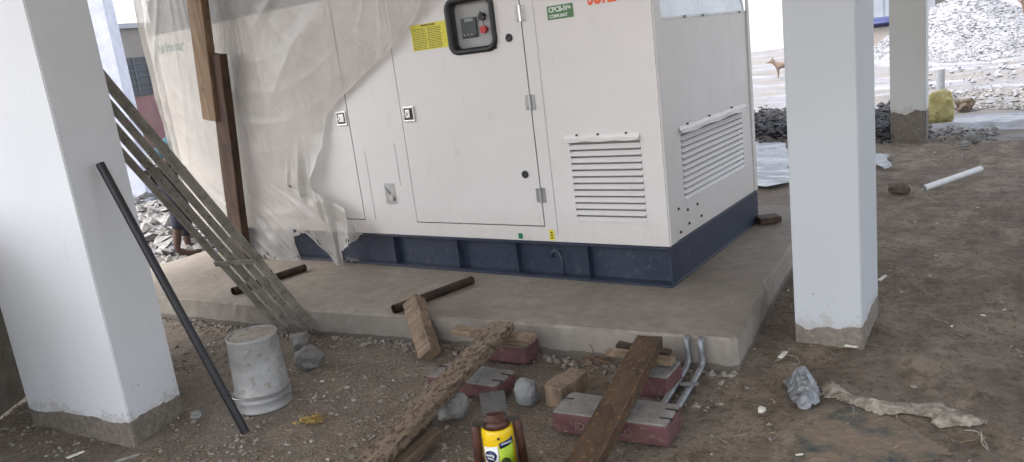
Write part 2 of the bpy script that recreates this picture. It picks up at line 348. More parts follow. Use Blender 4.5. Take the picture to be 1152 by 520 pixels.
def lathe(bm, c, prof, n=32, cap_top=True, cap_bot=True, mi=None, wob=0.):
    rings = []
    for r, z in prof: rings.append([bm.verts.new((c[0]+r*math.cos(k*2*math.pi/n)*(1+wob*math.sin(3*k*2*math.pi/n)), c[1]+r*math.sin(k*2*math.pi/n), c[2]+z)) for k in range(n)])
    for j, (a, b) in enumerate(zip(rings, rings[1:])):
        for k in range(n):
            f = bm.faces.new((a[k], a[(k+1) % n], b[(k+1) % n], b[k])); f.smooth = True
            if mi: f.material_index = mi[j]
    if cap_bot: bm.faces.new(rings[0][::-1])
    if cap_top: f = bm.faces.new(rings[-1]); f.material_index = (mi[-1] if mi else 0)
def prism(bm, pts, z0, z1):
    a = [bm.verts.new((p[0], p[1], z0)) for p in pts]; b = [bm.verts.new((p[0], p[1], z1)) for p in pts]; n = len(pts)
    bm.faces.new(a[::-1]); bm.faces.new(b)
    for k in range(n): bm.faces.new((a[k], a[(k+1) % n], b[(k+1) % n], b[k]))
def displace(bm, amp, sc, seed=0, keep=None):
    for v in bm.verts:
        q = noise.noise_vector((v.co+Vector((seed, seed*1.7, 0)))*sc)
        v.co += q*amp
def subdiv(bm, cuts): bmesh.ops.subdivide_edges(bm, edges=bm.edges[:], cuts=cuts, use_grid_fill=True)
def rock(bm, c, s, seed, sub=2, amp=.35, rz=0.):
    r = bmesh.ops.create_icosphere(bm, subdivisions=sub, radius=1)
    R = Matrix.Rotation(rz, 3, 'Z')
    for v in r['verts']:
        q = v.co.copy(); q = Vector([math.copysign(abs(t)**.7, t) for t in q])
        q *= 1+amp*noise.noise(q*1.3+Vector((seed*3.1, seed, 0)))+amp*.35*noise.noise(q*4+Vector((seed, 0, 0)))
        v.co = R @ Vector((q.x*s[0], q.y*s[1], q.z*s[2])) + Vector(c)
def text_mesh(body, size, depth, name, mat, parent, origin, xdir, ydir, extr=.0015, wscale=1.):
    cu = bpy.data.curves.new('t', 'FONT'); cu.body = body; cu.size = size; cu.extrude = extr; cu.align_x = 'CENTER'; cu.align_y = 'CENTER'; cu.offset = depth
    to = bpy.data.objects.new('t', cu); C.objects.link(to)
    dg = bpy.context.evaluated_depsgraph_get(); me = bpy.data.meshes.new_from_object(to.evaluated_get(dg))
    bpy.data.objects.remove(to); bpy.data.curves.remove(cu)
    x = Vector(xdir).normalized(); y = Vector(ydir).normalized(); z = x.cross(y)
    mt = Matrix.Translation(Vector(origin)) @ Matrix((x*wscale, y, z)).transposed().to_4x4(); me.transform(mt)
    me.name = name; me.materials.clear(); me.materials.append(mat)
    o = bpy.data.objects.new(name, me); C.objects.link(o)
    o.parent = parent; q = parent; off = Vector((0, 0, 0))
    while q: off += q.location; q = q.parent
    me.transform(Matrix.Translation(-off)); return o
def fbm(x, y, sc, o=4, seed=0.):
    v = 0; a = 1; s = sc
    for i in range(o): v += a*noise.noise(Vector((x*s+seed, y*s, seed*.7))); a *= .5; s *= 2.1
    return v
# ------------------------------------------------------------------ ground
def gh(x, y):
    near = max(0, min(1, (6-y)/1.5))*max(0, min(1, (x+6)/1))
    z = .018*fbm(x, y, 1.1, 2) + (.012*fbm(x, y, 5, 4, 3.) + .006*fbm(x, y, 30, 2, 9.))*max(near, .35)
    if -2 < x < 3 and 2 < y < 9:                # faint wheel and drag ruts
        z -= .012*max(0, 1-abs(x+.1-.12*math.sin(y))/.09)+.01*max(0, 1-abs(x-.75-.1*math.sin(y*.8))/.1)
    if x < -6.6: z += .05*min(1, (-6.6-x)/2)
    return z - .02
def axis(parts):
    out = []
    for a, b, st in parts: out += list(np.arange(a, b-1e-6, st))
    return out + [parts[-1][1]]
xs = axis([(-220, -60, 20), (-60, -12, 4), (-12, -5, .25), (-5, -.1, .022), (-.1, 1.4, .04), (1.4, 3, .15), (3, 15, 1.5), (15, 60, 9), (60, 220, 20)])
ys = axis([(-220, -40, 20), (-40, -2, 4), (-2, 1.2, .3), (1.2, 4.2, .022), (4.2, 7, .06), (7, 14, .15), (14, 40, 1.), (40, 100, 6), (100, 340, 24)])
def build_ground():
    vs = [(x, y, gh(x, y)) for y in ys for x in xs]; n = len(xs)
    fs = [(j*n+i, j*n+i+1, (j+1)*n+i+1, (j+1)*n+i) for j in range(len(ys)-1) for i in range(n-1)]
    me = bpy.data.meshes.new('ground'); me.from_pydata(vs, [], fs); me.materials.append(M['ground'])
    for p in me.polygons: p.use_smooth = True
    o = bpy.data.objects.new('ground', me); C.objects.link(o); tag(o, kind='structure')
build_ground()
# ------------------------------------------------------------------ equipment pad (raised slab)
SZ = .155
def build_slab():
    pts = [(-6.33, 2.74), (-5.22, 2.84), (-3.7, 2.955), (-2.41, 3.13), (-1.22, 3.245), (-1.195, 3.27), (-1.25, 3.7), (-1.335, 4.34), (-1.40, 4.95), (-1.64, 5.95), (-6.33, 6.1)]
    dense = []
    for k in range(len(pts)):
        a, b = Vector(pts[k]), Vector(pts[(k+1) % len(pts)]); n = max(1, int((b-a).length/.06))
        for i in range(n): dense.append(a.lerp(b, i/n))
    bm = B(); c = Vector((-3.8, 4.4)); rings = []
    for inset, z in ((0, -.05), (0, .05), (.0, SZ-.012), (.012, SZ), (.05, SZ)):
        ring = []
        for k, p in enumerate(dense):
            d = (c-p).normalized(); q = p + d*inset
            j = .007*noise.noise(Vector((p.x*9, p.y*9, z*8)))+.006*noise.noise(Vector((p.x*30, p.y*30, z*20)))
            chip = max(0, noise.noise(Vector((p.x*5, p.y*5, 3)))-.25)*.05
            q = q + d*(j + (chip if z > .1 else 0)); ring.append(bm.verts.new((q.x, q.y, z - (chip*.6 if inset == .0 and z > .1 else 0))))
        rings.append(ring)
    n = len(dense)
    for a, b in zip(rings, rings[1:]):
        for k in range(n): bm.faces.new((a[k], a[(k+1) % n], b[(k+1) % n], b[k]))
    bm.faces.new(rings[-1])
    o = obj('concrete_plinth', bm, M['slab'])
    tag(o, 'low raised grey concrete slab carrying the big generator', 'concrete slab')
build_slab()
# ------------------------------------------------------------------ pillars
def pillar(pts, h, mat, label, name='pillar', bev=.005, z0=-.1):
    bm = B(); prism(bm, pts, z0, h)
    es = [e for e in bm.edges if abs(e.verts[0].co.z-e.verts[1].co.z) > 1]
    bmesh.ops.bevel(bm, geom=es, offset=bev, segments=2, affect='EDGES')
    o = obj(name, bm, mat); tag(o, label, 'pillar'); return o
RH = 4.2
a, b, c = Vector((-4.29, 1.476)), Vector((-3.494, 1.585)), Vector((-3.593, 1.902))
pillar([a, b, c, a+(c-b)], RH, M['pillar_a'], 'wide white pillar at the left with a bare cement foot and a black pipe against it')
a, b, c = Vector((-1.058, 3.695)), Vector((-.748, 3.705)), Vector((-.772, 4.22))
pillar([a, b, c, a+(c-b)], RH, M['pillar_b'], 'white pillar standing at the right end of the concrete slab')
a, b = Vector((-1.675, 10.05)), Vector((-1.285, 9.95))
d = Vector((-.025, .4)); pillar([a, b, b+d, a+d], RH, M['pillar_c'], 'far greyish white pillar with a dark cement foot beside the yellow sack')
p1 = at_dist(115, 0, 13.); p2 = at_dist(50, 0, 13.)
a, b = Vector((p2.x-.3, p2.y-.1)), Vector((p1.x, p1.y)); d = Vector((-.35, .35))
pillar([a, b, b+d, a+d], 5.5, M['pillar_rough'], 'rough bluish white plastered pillar far behind the left pillar')
# roof slab of the open building (above the frame)
bm = B(); prism(bm, [(-7.4, -2.6), (5.5, -2.6), (5.5, 10.4), (-7.4, 10.4)], RH, RH+.2)
o = obj('roof_slab', bm, M['ceiling']); tag(o, kind='structure')
# ------------------------------------------------------------------ generator
GX0, GX1, GY0, GY1 = -6.42, -1.787, 3.895, 5.43
CB, CT = SZ+.235, 2.42          # canopy bottom, top
def build_generator():
    g = empty('diesel_generator', ((GX0+GX1)/2, (GY0+GY1)/2, SZ), 'large cream canopy generator on a navy base frame, half wrapped in polythene', 'generator')
    Y = GY0
    # base frame: channel with web set back, flanges and ribs
    bm = B(); bx(bm, GX0+.2, GX1, Y+.05, GY1-.05, SZ+.012, CB-.012)
    bx(bm, GX0+.2, GX1+.0, Y-.005, Y+.06, CB-.02, CB-.003, .002); bx(bm, GX0+.2, GX1+.01, Y-.03, GY1+.02, SZ+.001, SZ+.014, .002)
    bx(bm, GX1-.012, GX1+.006, Y+.0, GY1, SZ+.0145, CB-.001, .002)
    f = obj('base_frame', bm, M['navy'], g)
    for x in (-5.3, -4.62, -3.95, -3.35, -2.86, -2.33):
        bm = B(); bx(bm, x-.004, x+.004, Y+.001, Y+.05, SZ+.0145, CB-.021); obj('rib', bm, M['navy'], f)
    bm = B()
    tube(bm, [(-2.50+.0, Y-.012, SZ+.02), (-2.50, Y-.018, SZ+.12), (-2.515, Y-.02, SZ+.17), (-2.54, Y-.02, SZ+.185), (-2.565, Y-.02, SZ+.17), (-2.57, Y-.018, SZ+.14)], .012, 8)
    obj('lifting_hook', bm, M['navy'], f, True)
    bm = B(); bx(bm, -6.13, GX1+.001, Y, Y+.1, CB, CB+.004); obj('canopy_sill', bm, M['cream'], f)
    # canopy shell with openings for louvres and control window cut as front plates
    vx0, vx1, vz0, vz1 = GX1-.588, GX1-.127, SZ+.372, SZ+.845     # front louvre
    wx0, wx1, wz0, wz1 = GX1-1.372, GX1-1.022, SZ+1.437, SZ+1.76  # control window
    sy0, sy1, sz0, sz1 = GY0+.26, GY0+1.31, SZ+.445, SZ+.83       # end louvre
    def holed(bm, make, u0, u1, v0, v1, holes, th):
        us = sorted({u0, u1, *[h[0] for h in holes], *[h[1] for h in holes]}); vs_ = sorted({v0, v1, *[h[2] for h in holes], *[h[3] for h in holes]})
        V = {}
        def vert(u, v, s):
            k = (u, v, s)
            if k not in V: V[k] = bm.verts.new(make(u, v, th if s else 0))
            return V[k]
        cells = {}
        for i in range(len(us)-1):
            for j in range(len(vs_)-1):
                cu, cv = (us[i]+us[i+1])/2, (vs_[j]+vs_[j+1])/2
                cells[i, j] = not any(h[0] < cu < h[1] and h[2] < cv < h[3] for h in holes)
        for (i, j), on in cells.items():
            if not on: continue
            q = [(us[i], vs_[j]), (us[i+1], vs_[j]), (us[i+1], vs_[j+1]), (us[i], vs_[j+1])]
            bm.faces.new([vert(*c, 0) for c in q])
            bm.faces.new([vert(*c, 1) for c in q][::-1])
            for (di, dj, e) in ((0, -1, (0, 1)), (1, 0, (1, 2)), (0, 1, (2, 3)), (-1, 0, (3, 0))):
                if not cells.get((i+di, j+dj), False):
                    A_, B_ = q[e[0]], q[e[1]]; bm.faces.new([vert(*A_, 0), vert(*A_, 1), vert(*B_, 1), vert(*B_, 0)])
    dx0, dx1, dz0, dz1 = GX1-1.895, GX1-.822, SZ+.328, 2.19       # main door
    lx0, lx1 = GX1-3.35, GX1-2.405                                # second door
    lz0 = SZ+.335; gp = .008
    bm = B()
    holed(bm, lambda u, v, t: (u, Y+t, v), GX0, GX1, CB+.004, CT, [(vx0, vx1, vz0, vz1), (dx0, dx1, dz0, dz1), (lx0, lx1, lz0, 2.19)], .03)
    holed(bm, lambda u, v, t: (GX1-.03+t, u, v), Y+.031, GY1, CB+.004, SZ+1.483, [(sy0, sy1, sz0, sz1)], .03)
    bx(bm, GX0, GX1-.031, GY1-.03, GY1, CB+.004, CT); bx(bm, GX0, GX0+.03, Y+.031, GY1-.031, CB+.004, CT)
    bx(bm, GX0+.001, GX1-.001, Y+.001, GY1-.001, CT+.001, CT+.03)
    shell = obj('canopy', bm, M['cream'], g)
    bm = B(); bx(bm, GX0+.05, GX1-.06, Y+.055, GY1-.05, CB+.01, CT-.01); obj('inner_lining', bm, M['seam'], g)
    # corner posts in front of the seam, slight fold line
    bm = B(); bx(bm, GX1+.0005, GX1+.010, Y+.002, Y+.095, CB+.004, CT, .003); obj('corner_post', bm, M['cream'], g)
    bm = B(); bx(bm, GX1+.0005, GX1+.012, GY1-.045, GY1+.002, CB+.004, CT, .003); obj('corner_post', bm, M['cream'], g)
    # upper end panel, leaning a little; its pale blue colour paints in reflected sky
    bm = B(); r = [(GX1+.001, Y+.1), (GX1+.001, GY1-.05)]
    vts = [bm.verts.new(v) for v in ((GX1-.004, Y+.1, SZ+1.49), (GX1-.004, GY1-.05, SZ+1.49), (GX1-.10, GY1-.05, CT), (GX1-.10, Y+.1, CT))]
    vt2 = [bm.verts.new(v.co+Vector((-.02, 0, 0))) for v in vts]
    bm.faces.new(vts); bm.faces.new(vt2[::-1])
    for k in range(4): bm.faces.new((vts[k], vt2[k], vt2[(k+1) % 4], vts[(k+1) % 4]))
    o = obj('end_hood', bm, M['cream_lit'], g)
    bm = B(); bx(bm, GX1+.001, GX1+.005, Y+.1, GY1-.05, SZ+1.478, SZ+1.490)
    for yy in (Y+.42, Y+.7, Y+1.35): bx(bm, GX1+.005, GX1+.014, yy, yy+.035, SZ+1.476, SZ+1.492, .003)
    obj('hood_trim', bm, M['steel_flat'], g)
    bm = B(); bx(bm, GX1+.0008, GX1+.0035, Y+.1015, Y+.106, CB+.01, SZ+1.47); obj('seam_gap', bm, M['seam'], g)
    # slate band along the top
    bm = B(); bx(bm, GX0+.0, GX1-1.95, Y-.006, Y-.0005, 2.075, 2.36, .002); obj('colour_band', bm, M['stripe'], g)
    # main door
    bm = B(); holed(bm, lambda u, v, t: (u, Y-.002+t, v), dx0+gp, dx1-gp, dz0+gp, dz1-gp, [(wx0, wx1, wz0, wz1)], .03)
    door = obj('door', bm, M['cream'], g); door['label'] = 'cream door with the control window and yellow notice'
    bm = B(); holed(bm, lambda u, v, t: (u, Y-.002+t, v), lx0+gp, lx1-gp, lz0+gp, 2.186, [], .03)
    door2 = obj('door', bm, M['cream'], g); door2['label'] = 'plain cream door under the polythene'
    # fold lines on the canopy skin either side
    for x, z0, z1 in ((GX1-.735, CB+.05, CT), (GX1-2.30, .5, 1.0), (GX1-2.0, .75, 1.05)):
        bm = B(); bx(bm, x, x+.002, Y-.0022, Y-.0006, z0, z1); obj('panel_joint', bm, M['steel_flat'], g)
    # window frame: rounded rectangle ring
    def rr(cx, cz, hw, hh, r, n=6):
        pts = []
        for (sx, sz, a0) in ((1, 1, 0), (-1, 1, 90), (-1, -1, 180), (1, -1, 270)):
            for k in range(n+1):
                a = rad(a0+90*k/n); pts.append((cx+sx*(hw-r)+r*math.cos(a), cz+sz*(hh-r)+r*math.sin(a)))
        return pts
    cx, cz, hw, hh = (wx0+wx1)/2, (wz0+wz1)/2, (wx1-wx0)/2, (wz1-wz0)/2
    bm = B(); rings = []
    for grow, yy, rr_ in ((.012, -.003, .07), (.008, -.022, .068), (-.012, -.024, .05), (-.026, -.008, .04), (-.026, .04, .04)):
        rings.append([bm.verts.new((p[0], Y+yy, p[1])) for p in rr(cx, cz, hw+grow, hh+grow, rr_)])
    n = len(rings[0])
    for A_, B_ in zip(rings, rings[1:]):
        for k in range(n): bm.faces.new((A_[k], A_[(k+1) % n], B_[(k+1) % n], B_[k])).smooth = True
    wf = obj('window_frame', bm, M['rubber'], door)
    bm = B(); bx(bm, cx-hw+.0265, cx+hw-.0265, Y+.002, Y+.005, cz-hh+.0265, cz+hh-.0265); obj('window_pane', bm, M['glass'], door)
    bm = B(); bx(bm, cx-hw+.01, cx+hw-.01, Y+.045, Y+.052, cz-hh+.01, cz+hh-.01); obj('control_panel', bm, M['panel_grey'], door)
    bm = B(); bx(bm, cx-.105, cx+.015, Y+.028, Y+.0445, cz-.075, cz+.045, .004)
    obj('controller', bm, M['panel_dark'], door)
    bm = B(); bx(bm, cx-.07, cx-.005, Y+.0262, Y+.0278, cz+.022, cz+.042); obj('display', bm, M['lcd'], door)
    bm = B()
    for k in range(3): box(bm, (cx-.08+k*.028, Y+.026, cz-.055), (.011, .003, .009), None, .002)
    obj('key_row', bm, M['steel_flat'], door)
    bm = B()
    for q in ((cx+.065, cz+.04, .024),): tube(bm, [(q[0], Y+.0445, q[1]), (q[0], Y+.02, q[1])], q[2], 14)
    box(bm, (cx+.072, Y+.016, cz+.056), (.008, .012, .036), Matrix.Rotation(-.5, 3, 'Y'), .002); obj('key_switch', bm, M['rubber'], door)
    bm = B(); tube(bm, [(cx+.07, Y+.0445, cz-.038), (cx+.07, Y+.018, cz-.038)], .023, 16); obj('stop_button', bm, M['red'], door)
    bm = B(); tube(bm, [(cx+.067, Y+.043, cz+.02), (cx+.064, Y+.036, cz), (cx+.07, Y+.043, cz-.02)], .0018, 5); tube(bm, [(cx+.015, Y+.043, cz-.028), (cx+.05, Y+.04, cz-.034)], .0018, 5); tube(bm, [(cx+.015, Y+.043, cz+.01), (cx+.045, Y+.04, cz+.028)], .0018, 5)
    obj('panel_wiring', bm, M['rubber'], door)
    # yellow notice with lines of print
    nx0, nx1, nz0, nz1 = GX1-1.692, GX1-1.392, SZ+1.487, SZ+1.65
    bm = B(); bx(bm, nx0, nx1, Y-.0042, Y-.0025, nz0, nz1); nt_ = obj('notice_sticker', bm, M['yellow'], door)
    bm = B(); rnd = random.Random(3)
    for colu in (0, 1):
        x0 = nx0+.01+colu*.128
        for k in range(13):
            z = nz1-.03-k*.0105; x = x0
            while x < x0+.112:
                w_ = rnd.uniform(.008, .024); bx(bm, x, min(x+w_, x0+.115), Y-.0052, Y-.0044, z, z+.0042); x += w_+.005
    obj('notice_print', bm, M['ink'], door)
    text_mesh('INSTRUCTIONS', .017, .0006, 'notice_heading', M['ink'], door, ((nx0+nx1)/2, Y-.0052, nz1-.011), (1, 0, 0), (0, 0, 1), .0004)
    # holes with rubber plugs
    for (px, pz) in ((GX1-.925, SZ+1.49), (GX1-.925, SZ+.662)):
        bm = B(); lathe(bm, (0, 0, 0), [(.024, 0), (.024, .006), (.016, .009), (.005, .004)], 18)
        bmesh.ops.transform(bm, matrix=Matrix.Translation((px, Y-.0025, pz)) @ Matrix.Rotation(rad(90), 4, 'X'), verts=bm.verts)
        obj('rubber_plug', bm, M['rubber'], door)
    # hinges
    for hz in (SZ+1.62, SZ+1.10, SZ+.53):
        bm = B(); bx(bm, dx1-.038, dx1-.006, Y-.008, Y-.0025, hz-.045, hz+.045, .002); bx(bm, dx1+.004, dx1+.03, Y-.006, Y-.0006, hz-.045, hz+.045, .002)
        tube(bm, [(dx1-.002, Y-.010, hz-.048), (dx1-.002, Y-.010, hz+.048)], .008, 8)
        for s in (-.028, .028): tube(bm, [(dx1-.024, Y-.008, hz+s), (dx1-.024, Y-.011, hz+s)], .005, 6)
        obj('hinge', bm, M['steel_flat'] if hz < 1.7 else M['chrome'], door)
    # paddle latches: rim, recess, handle
    for d_, lxc, lzc in ((door, GX1-1.815, SZ+1.085), (door2, GX1-2.475, SZ+1.09)):
        bm = B(); h_ = .052
        for k in range(4):
            a = [(lxc-h_, lxc+h_, lzc+h_-.014, lzc+h_), (lxc-h_, lxc+h_, lzc-h_, lzc-h_+.014), (lxc-h_, lxc-h_+.014, lzc-h_+.0145, lzc+h_-.0145), (lxc+h_-.014, lxc+h_, lzc-h_+.0145, lzc+h_-.0145)][k]
            bx(bm, a[0], a[1], Y-.012, Y-.0025, a[2], a[3], .003, 2)
        l_ = obj('latch', bm, M['chrome'], d_)
        bm = B(); bx(bm, lxc-.0375, lxc+.0375, Y-.0045, Y-.0026, lzc-.0375, lzc+.0375); obj('latch_recess', bm, M['rubber'], d_)
        bm = B(); bx(bm, lxc-.03, lxc+(.012 if d_ is door else .028), Y-.012, Y-.0048, lzc-.026, lzc+.03, .004, 2)
        tube(bm, [(lxc-.02, Y-.017, lzc+.0), (lxc-.02, Y-.0125, lzc+.0)], .009, 10); obj('latch_handle', bm, M['chrome'], d_)
    # small recess plate with drain plug
    sx, sz = GX1-2.11, SZ+.535
    bm = B(); bx(bm, sx-.05, sx+.05, Y-.004, Y-.0007, sz-.075, sz+.075, .001); sp = obj('service_plate', bm, M['steel_flat'], g)
    bm = B(); tube(bm, [(sx-.04, Y-.006, sz+.05), (sx+.0, Y-.010, sz+.0)], .004, 6); tube(bm, [(sx+.015, Y-.004, sz-.03), (sx+.015, Y-.02, sz-.03)], .022, 10); obj('drain_plug', bm, M['chrome'], sp)
    # front louvre
    def louvre(u0, u1, v0, v1, n, P, name):
        bm = B()
        for k in range(n):
            zc = v0+(v1-v0)*(k+.5)/n; hgt = (v1-v0)/n
            q = [(u0, zc-hgt*.30, -.010), (u1, zc-hgt*.30, -.010), (u1, zc+hgt*.16, .006), (u0, zc+hgt*.16, .006)]
            t_ = .003
            a_ = [bm.verts.new(P(*c)) for c in q]; b_ = [bm.verts.new(P(c[0], c[1]-t_, c[2]+t_)) for c in q]
            bm.faces.new(a_); bm.faces.new(b_[::-1])
            for i in range(4): bm.faces.new((a_[i], b_[i], b_[(i+1) % 4], a_[(i+1) % 4]))
        for k in range(n):                                    # down-turned lips
            zc = v0+(v1-v0)*(k+.5)/n; hgt = (v1-v0)/n
            q = [(u0, zc-hgt*.30, -.0101), (u1, zc-hgt*.30, -.0101), (u1, zc-hgt*.30-.008, -.0101), (u0, zc-hgt*.30-.008, -.0101)]
            bm.faces.new([bm.verts.new(P(*c)) for c in q]); bm.faces.new([bm.verts.new(P(c[0], c[1], c[2]+.002)) for c in q])
        return obj(name, bm, M['cream'], g)
    bm = B(); bx(bm, vx0-.02, vx1+.02, Y+.046, Y+.0535, vz0-.02, vz1+.02); obj('louvre_backing', bm, M['lining'], g)
    bm = B(); bx(bm, GX1-.0585, GX1-.047, sy0-.02, sy1+.02, sz0-.02, sz1+.02); obj('louvre_backing', bm, M['lining'], g)
    louvre(vx0, vx1, vz0, vz1, 12, lambda u, v, d_: (u, Y+.003+d_, v), 'louvre')
    louvre(sy0, sy1, sz0, sz1, 11, lambda u, v, d_: (GX1-.003-d_, u, v), 'louvre')
    # rain flaps above louvres, bent sheet
    def flap(P, u0, u1, v, name):
        bm = B(); n = 16; rows = []
        for j, (dv, dd) in enumerate(((.035, -.002), (.012, -.008), (-.004, -.028))):
            rows.append([bm.verts.new(P(u0+(u1-u0)*i/n, v+dv+.004*math.sin(i*1.1+j), dd-.006*abs(math.sin(i*.7))*(j == 2))) for i in range(n+1)])
        for A_, B_ in zip(rows, rows[1:]):
            for i in range(n): bm.faces.new((A_[i], A_[i+1], B_[i+1], B_[i]))
        return obj(name, bm, M['cream'], g)
    flap(lambda u, v, d_: (u, Y+d_, v), vx0-.03, vx1+.0, vz1+.012, 'rain_flap')
    flap(lambda u, v, d_: (GX1-d_, u, v), sy0-.02, sy1+.07, sz1+.012, 'rain_flap')
    bl = [((vx0+u, Y-.002, vz1+.045), (0, -.01, 0), .006) for u in (.06, .2, .38)] + [((GX1+.001, sy0+u, sz1+.05), (.011, 0, 0), .006) for u in (.1, .45, .85)]
    bl += [((GX1+.001, Y+yy, SZ+zz), (.007, 0, 0), .008) for (yy, zz) in ((.15, .42), (.16, .28), (.28, .385), (.29, .30), (.43, .385), (.48, .30))]
    for p_, d_, r_ in bl: bm = B(); tube(bm, [Vector(p_), Vector(p_)+Vector(d_)], r_, 8); obj('bolt', bm, M['rust_dark'], g)
    # stickers
    bm = B(); bx(bm, GX1-.641, GX1-.470, Y-.0025, Y-.0006, SZ+1.556, SZ+1.632); st = obj('green_sticker', bm, M['green'], g); st['label'] = 'green sticker reading CPCB-IV+ COMPLIANT'
    stx = GX1-.556
    text_mesh('CPCB-IV+', .038, .0012, 'sticker_text', M['white_ink'], st, (stx, Y-.0032, SZ+1.609), (1, 0, 0), (0, 0, 1), .0005, .92)
    text_mesh('COMPLIANT', .025, .0008, 'sticker_text', M['white_ink'], st, (stx-.012, Y-.0032, SZ+1.573), (1, 0, 0), (0, 0, 1), .0005, .86)
    text_mesh('SURE-', .125, .004, 'lettering', M['orange'], g, (GX1-.275, Y-.0016, SZ+1.645), (1, 0, 0), (0, 0, 1), .001, .62)
    text_mesh('kirloskar', .115, .002, 'logo_lettering', M['teal'], g, (GX1-4.42, Y-.0016, SZ+1.80), (1, 0, 0), (0, 0, 1), .001, .95)
    q = on_y(586, 267, Y); bm = B(); bx(bm, q.x-.016, q.x+.016, Y-.0025, Y-.0006, CB+.01, CB+.045); obj('green_tag', bm, M['green2'], g)
    q = on_y(621, 264, Y); bm = B(); bx(bm, q.x-.018, q.x+.018, Y-.0025, Y-.0006, CB+.008, CB+.075); yt = obj('yellow_tag', bm, M['yellow'], g)
    for k in range(3): bm = B(); bx(bm, q.x-.008, q.x+.008, Y-.0032, Y-.0027, CB+.02+k*.017, CB+.03+k*.017); obj('tag_mark', bm, M['ink'], yt)
build_generator()
# ------------------------------------------------------------------ polythene wrap
def interp(tab, x):
    for (a, va), (b, vb) in zip(tab, tab[1:]):
        if x <= b: t = max(0, (x-a)/(b-a)); return va+(vb-va)*t
    return tab[-1][1]
def build_polythene():
    bm = B(); NU, NV = 260, 220; crease = []
    # along the hem u: 0 back of left end, .22 left front corner, 1 free right edge
    left = [(.1, -5.9), (.2, -6.0), (.35, -6.22), (.65, -6.40), (.93, -6.5), (1.6, -6.56), (2.1, -6.6), (2.5, -6.58)]
    right = [(.1, -4.1), (.42, -4.12), (.6, -4.3), (.765, -4.62), (1.29, -4.36), (1.5, -4.0), (1.66, -3.66), (1.95, -3.25), (2.5, -2.5)]
    hem = [(.22, .30), (.3, .14), (.36, .12), (.45, .20), (.53, .105), (.6, .09), (.66, .15), (.70, .36), (.76, .40), (.83, .20), (.87, .12), (.90, .28), (.95, .33), (1.0, .42)]
    grid = []
    for i in range(NU+1):
        u = i/NU; col = []
        zb = interp(hem, max(u, .22)) + .015*noise.noise(Vector((u*40, 0, 0)))+.01*noise.noise(Vector((u*120, 0, 0)))
        for j in range(NV+1):
            v = j/NV; z = zb+(2.47-zb)*(1-v)
            xl, xr = interp(left, z), interp(right, z)
            xr += .03*noise.noise(Vector((z*9, 5, 0)))
            x0 = xl+(xr-xl)*max(0, (u-.22)/.78)
            # folds: fans hanging from the gathered top, swags swept towards the free edge
            def fan(cx, cz, na, nr, sd):
                dx, dz = x0-cx, cz-z; r_ = math.hypot(dx, dz)+1e-3; a_ = math.atan2(dx, dz)
                n_ = noise.noise(Vector((a_*na+.35*noise.noise(Vector((a_*3, r_*1.5, sd+7))), r_*nr, sd))); return 1-min(1, abs(n_)*2.6), min(1, r_/.8)
            r1, w1 = fan(-3.6, 2.7, 5, .5, 1.); r2_, w2 = fan(-5.9, 3.0, 6, .5, 5.); 
            rr_ = math.hypot(x0+5.0, (z-3.4)*1.0); sw = 1-min(1, abs(noise.noise(Vector((rr_*4.2, math.atan2(x0+5.0, 3.4-z)*1.3, 9))))*3.4)
            wr = max(0, min(1, (x0+5.6)/1.2)); low = max(0, 1-z/1.0)
            swm = max(0, min(1, (2.0-z)/.6))*max(0, min(1, z/.6))
            md = max(0, .55+1.3*noise.noise(Vector((x0*1.1, z*1.3, 21)))); rel = 1.3*md*(.034*(r1**1.5)*wr*w1 + .014*(r2_**2)*(1-wr*.6)*w2 + .007*(sw**2)*swm)
            cr = md*max((r1**8)*wr, .8*(r2_**9)*(1-wr*.6), .5*(sw**9)*swm)*(.35+.7*noise.noise(Vector((x0*4, z*4, 1))))
            s_ = max(0, (u-.22)/.78); tail = max(0, min(1, (s_-.80)/.08))*max(0, min(1, (1.15-z)/.3)); vf = 1-min(1, abs(noise.noise(Vector((x0*9, z*.8, 33))))*3)
            rel += .05*tail*vf; cr = max(cr, tail*(.45+.5*vf), .55*max(0, (s_-.94)/.06))
            f1 = noise.noise(Vector((x0*1.6, z*1.1, 0))); f2 = noise.noise(Vector((u*26+z*5, z*2.4, 4)))
            off = .03+.02*(1+f1)+rel+.03*low*(1+f2)
            crease.append(max(0, min(1, cr+(.5 if u > .99 else 0))))
            if u < .22:
                t = 1-u/.22; x = xl-.02*f1; y = GY0-off*.6 + t*1.5; x -= .03*math.sin(t*3.1)+rel
            else:
                s = (u-.22)/.78; x = x0; y = GY0-off
                if s < .06: k = 1-s/.06; y += .1*k*k
            x += .006*f2
            if z > 2.40: y = max(y, GY0-.03) + (z-2.40)*3
            col.append(bm.verts.new((x, y, z)))
        grid.append(col)
    for i in range(NU):
        for j in range(NV):
            if j > NV-7 and noise.noise(Vector((i*.22, j*.3, 2))) > .28: continue
            bm.faces.new((grid[i][j], grid[i+1][j], grid[i+1][j+1], grid[i][j+1])).smooth = True
    o = obj('polythene_sheet', bm, M['polythene'], None, True)
    at_ = o.data.attributes.new('crease', 'FLOAT', 'POINT'); at_.data.foreach_set('value', crease)
    tag(o, 'milky translucent polythene sheet draped over the left half of the generator', 'plastic sheet')
    bm = B(); g = []
    q = on_z(397, 293, SZ+.01)
    for i in range(9):
        g.append([bm.verts.new((q.x-.09+.022*i, q.y-.04+.014*j+.01*noise.noise(Vector((i, j, 0))), SZ+.008+.03*abs(noise.noise(Vector((i*.6, j*.7, 5)))))) for j in range(6)])
    for i in range(8):
        for j in range(5): bm.faces.new((g[i][j], g[i+1][j], g[i+1][j+1], g[i][j+1]))
    tag(obj('plastic_scrap', bm, M['polythene'], None, True), 'small torn scrap of clear plastic lying against the navy base frame', 'plastic scrap')
build_polythene()
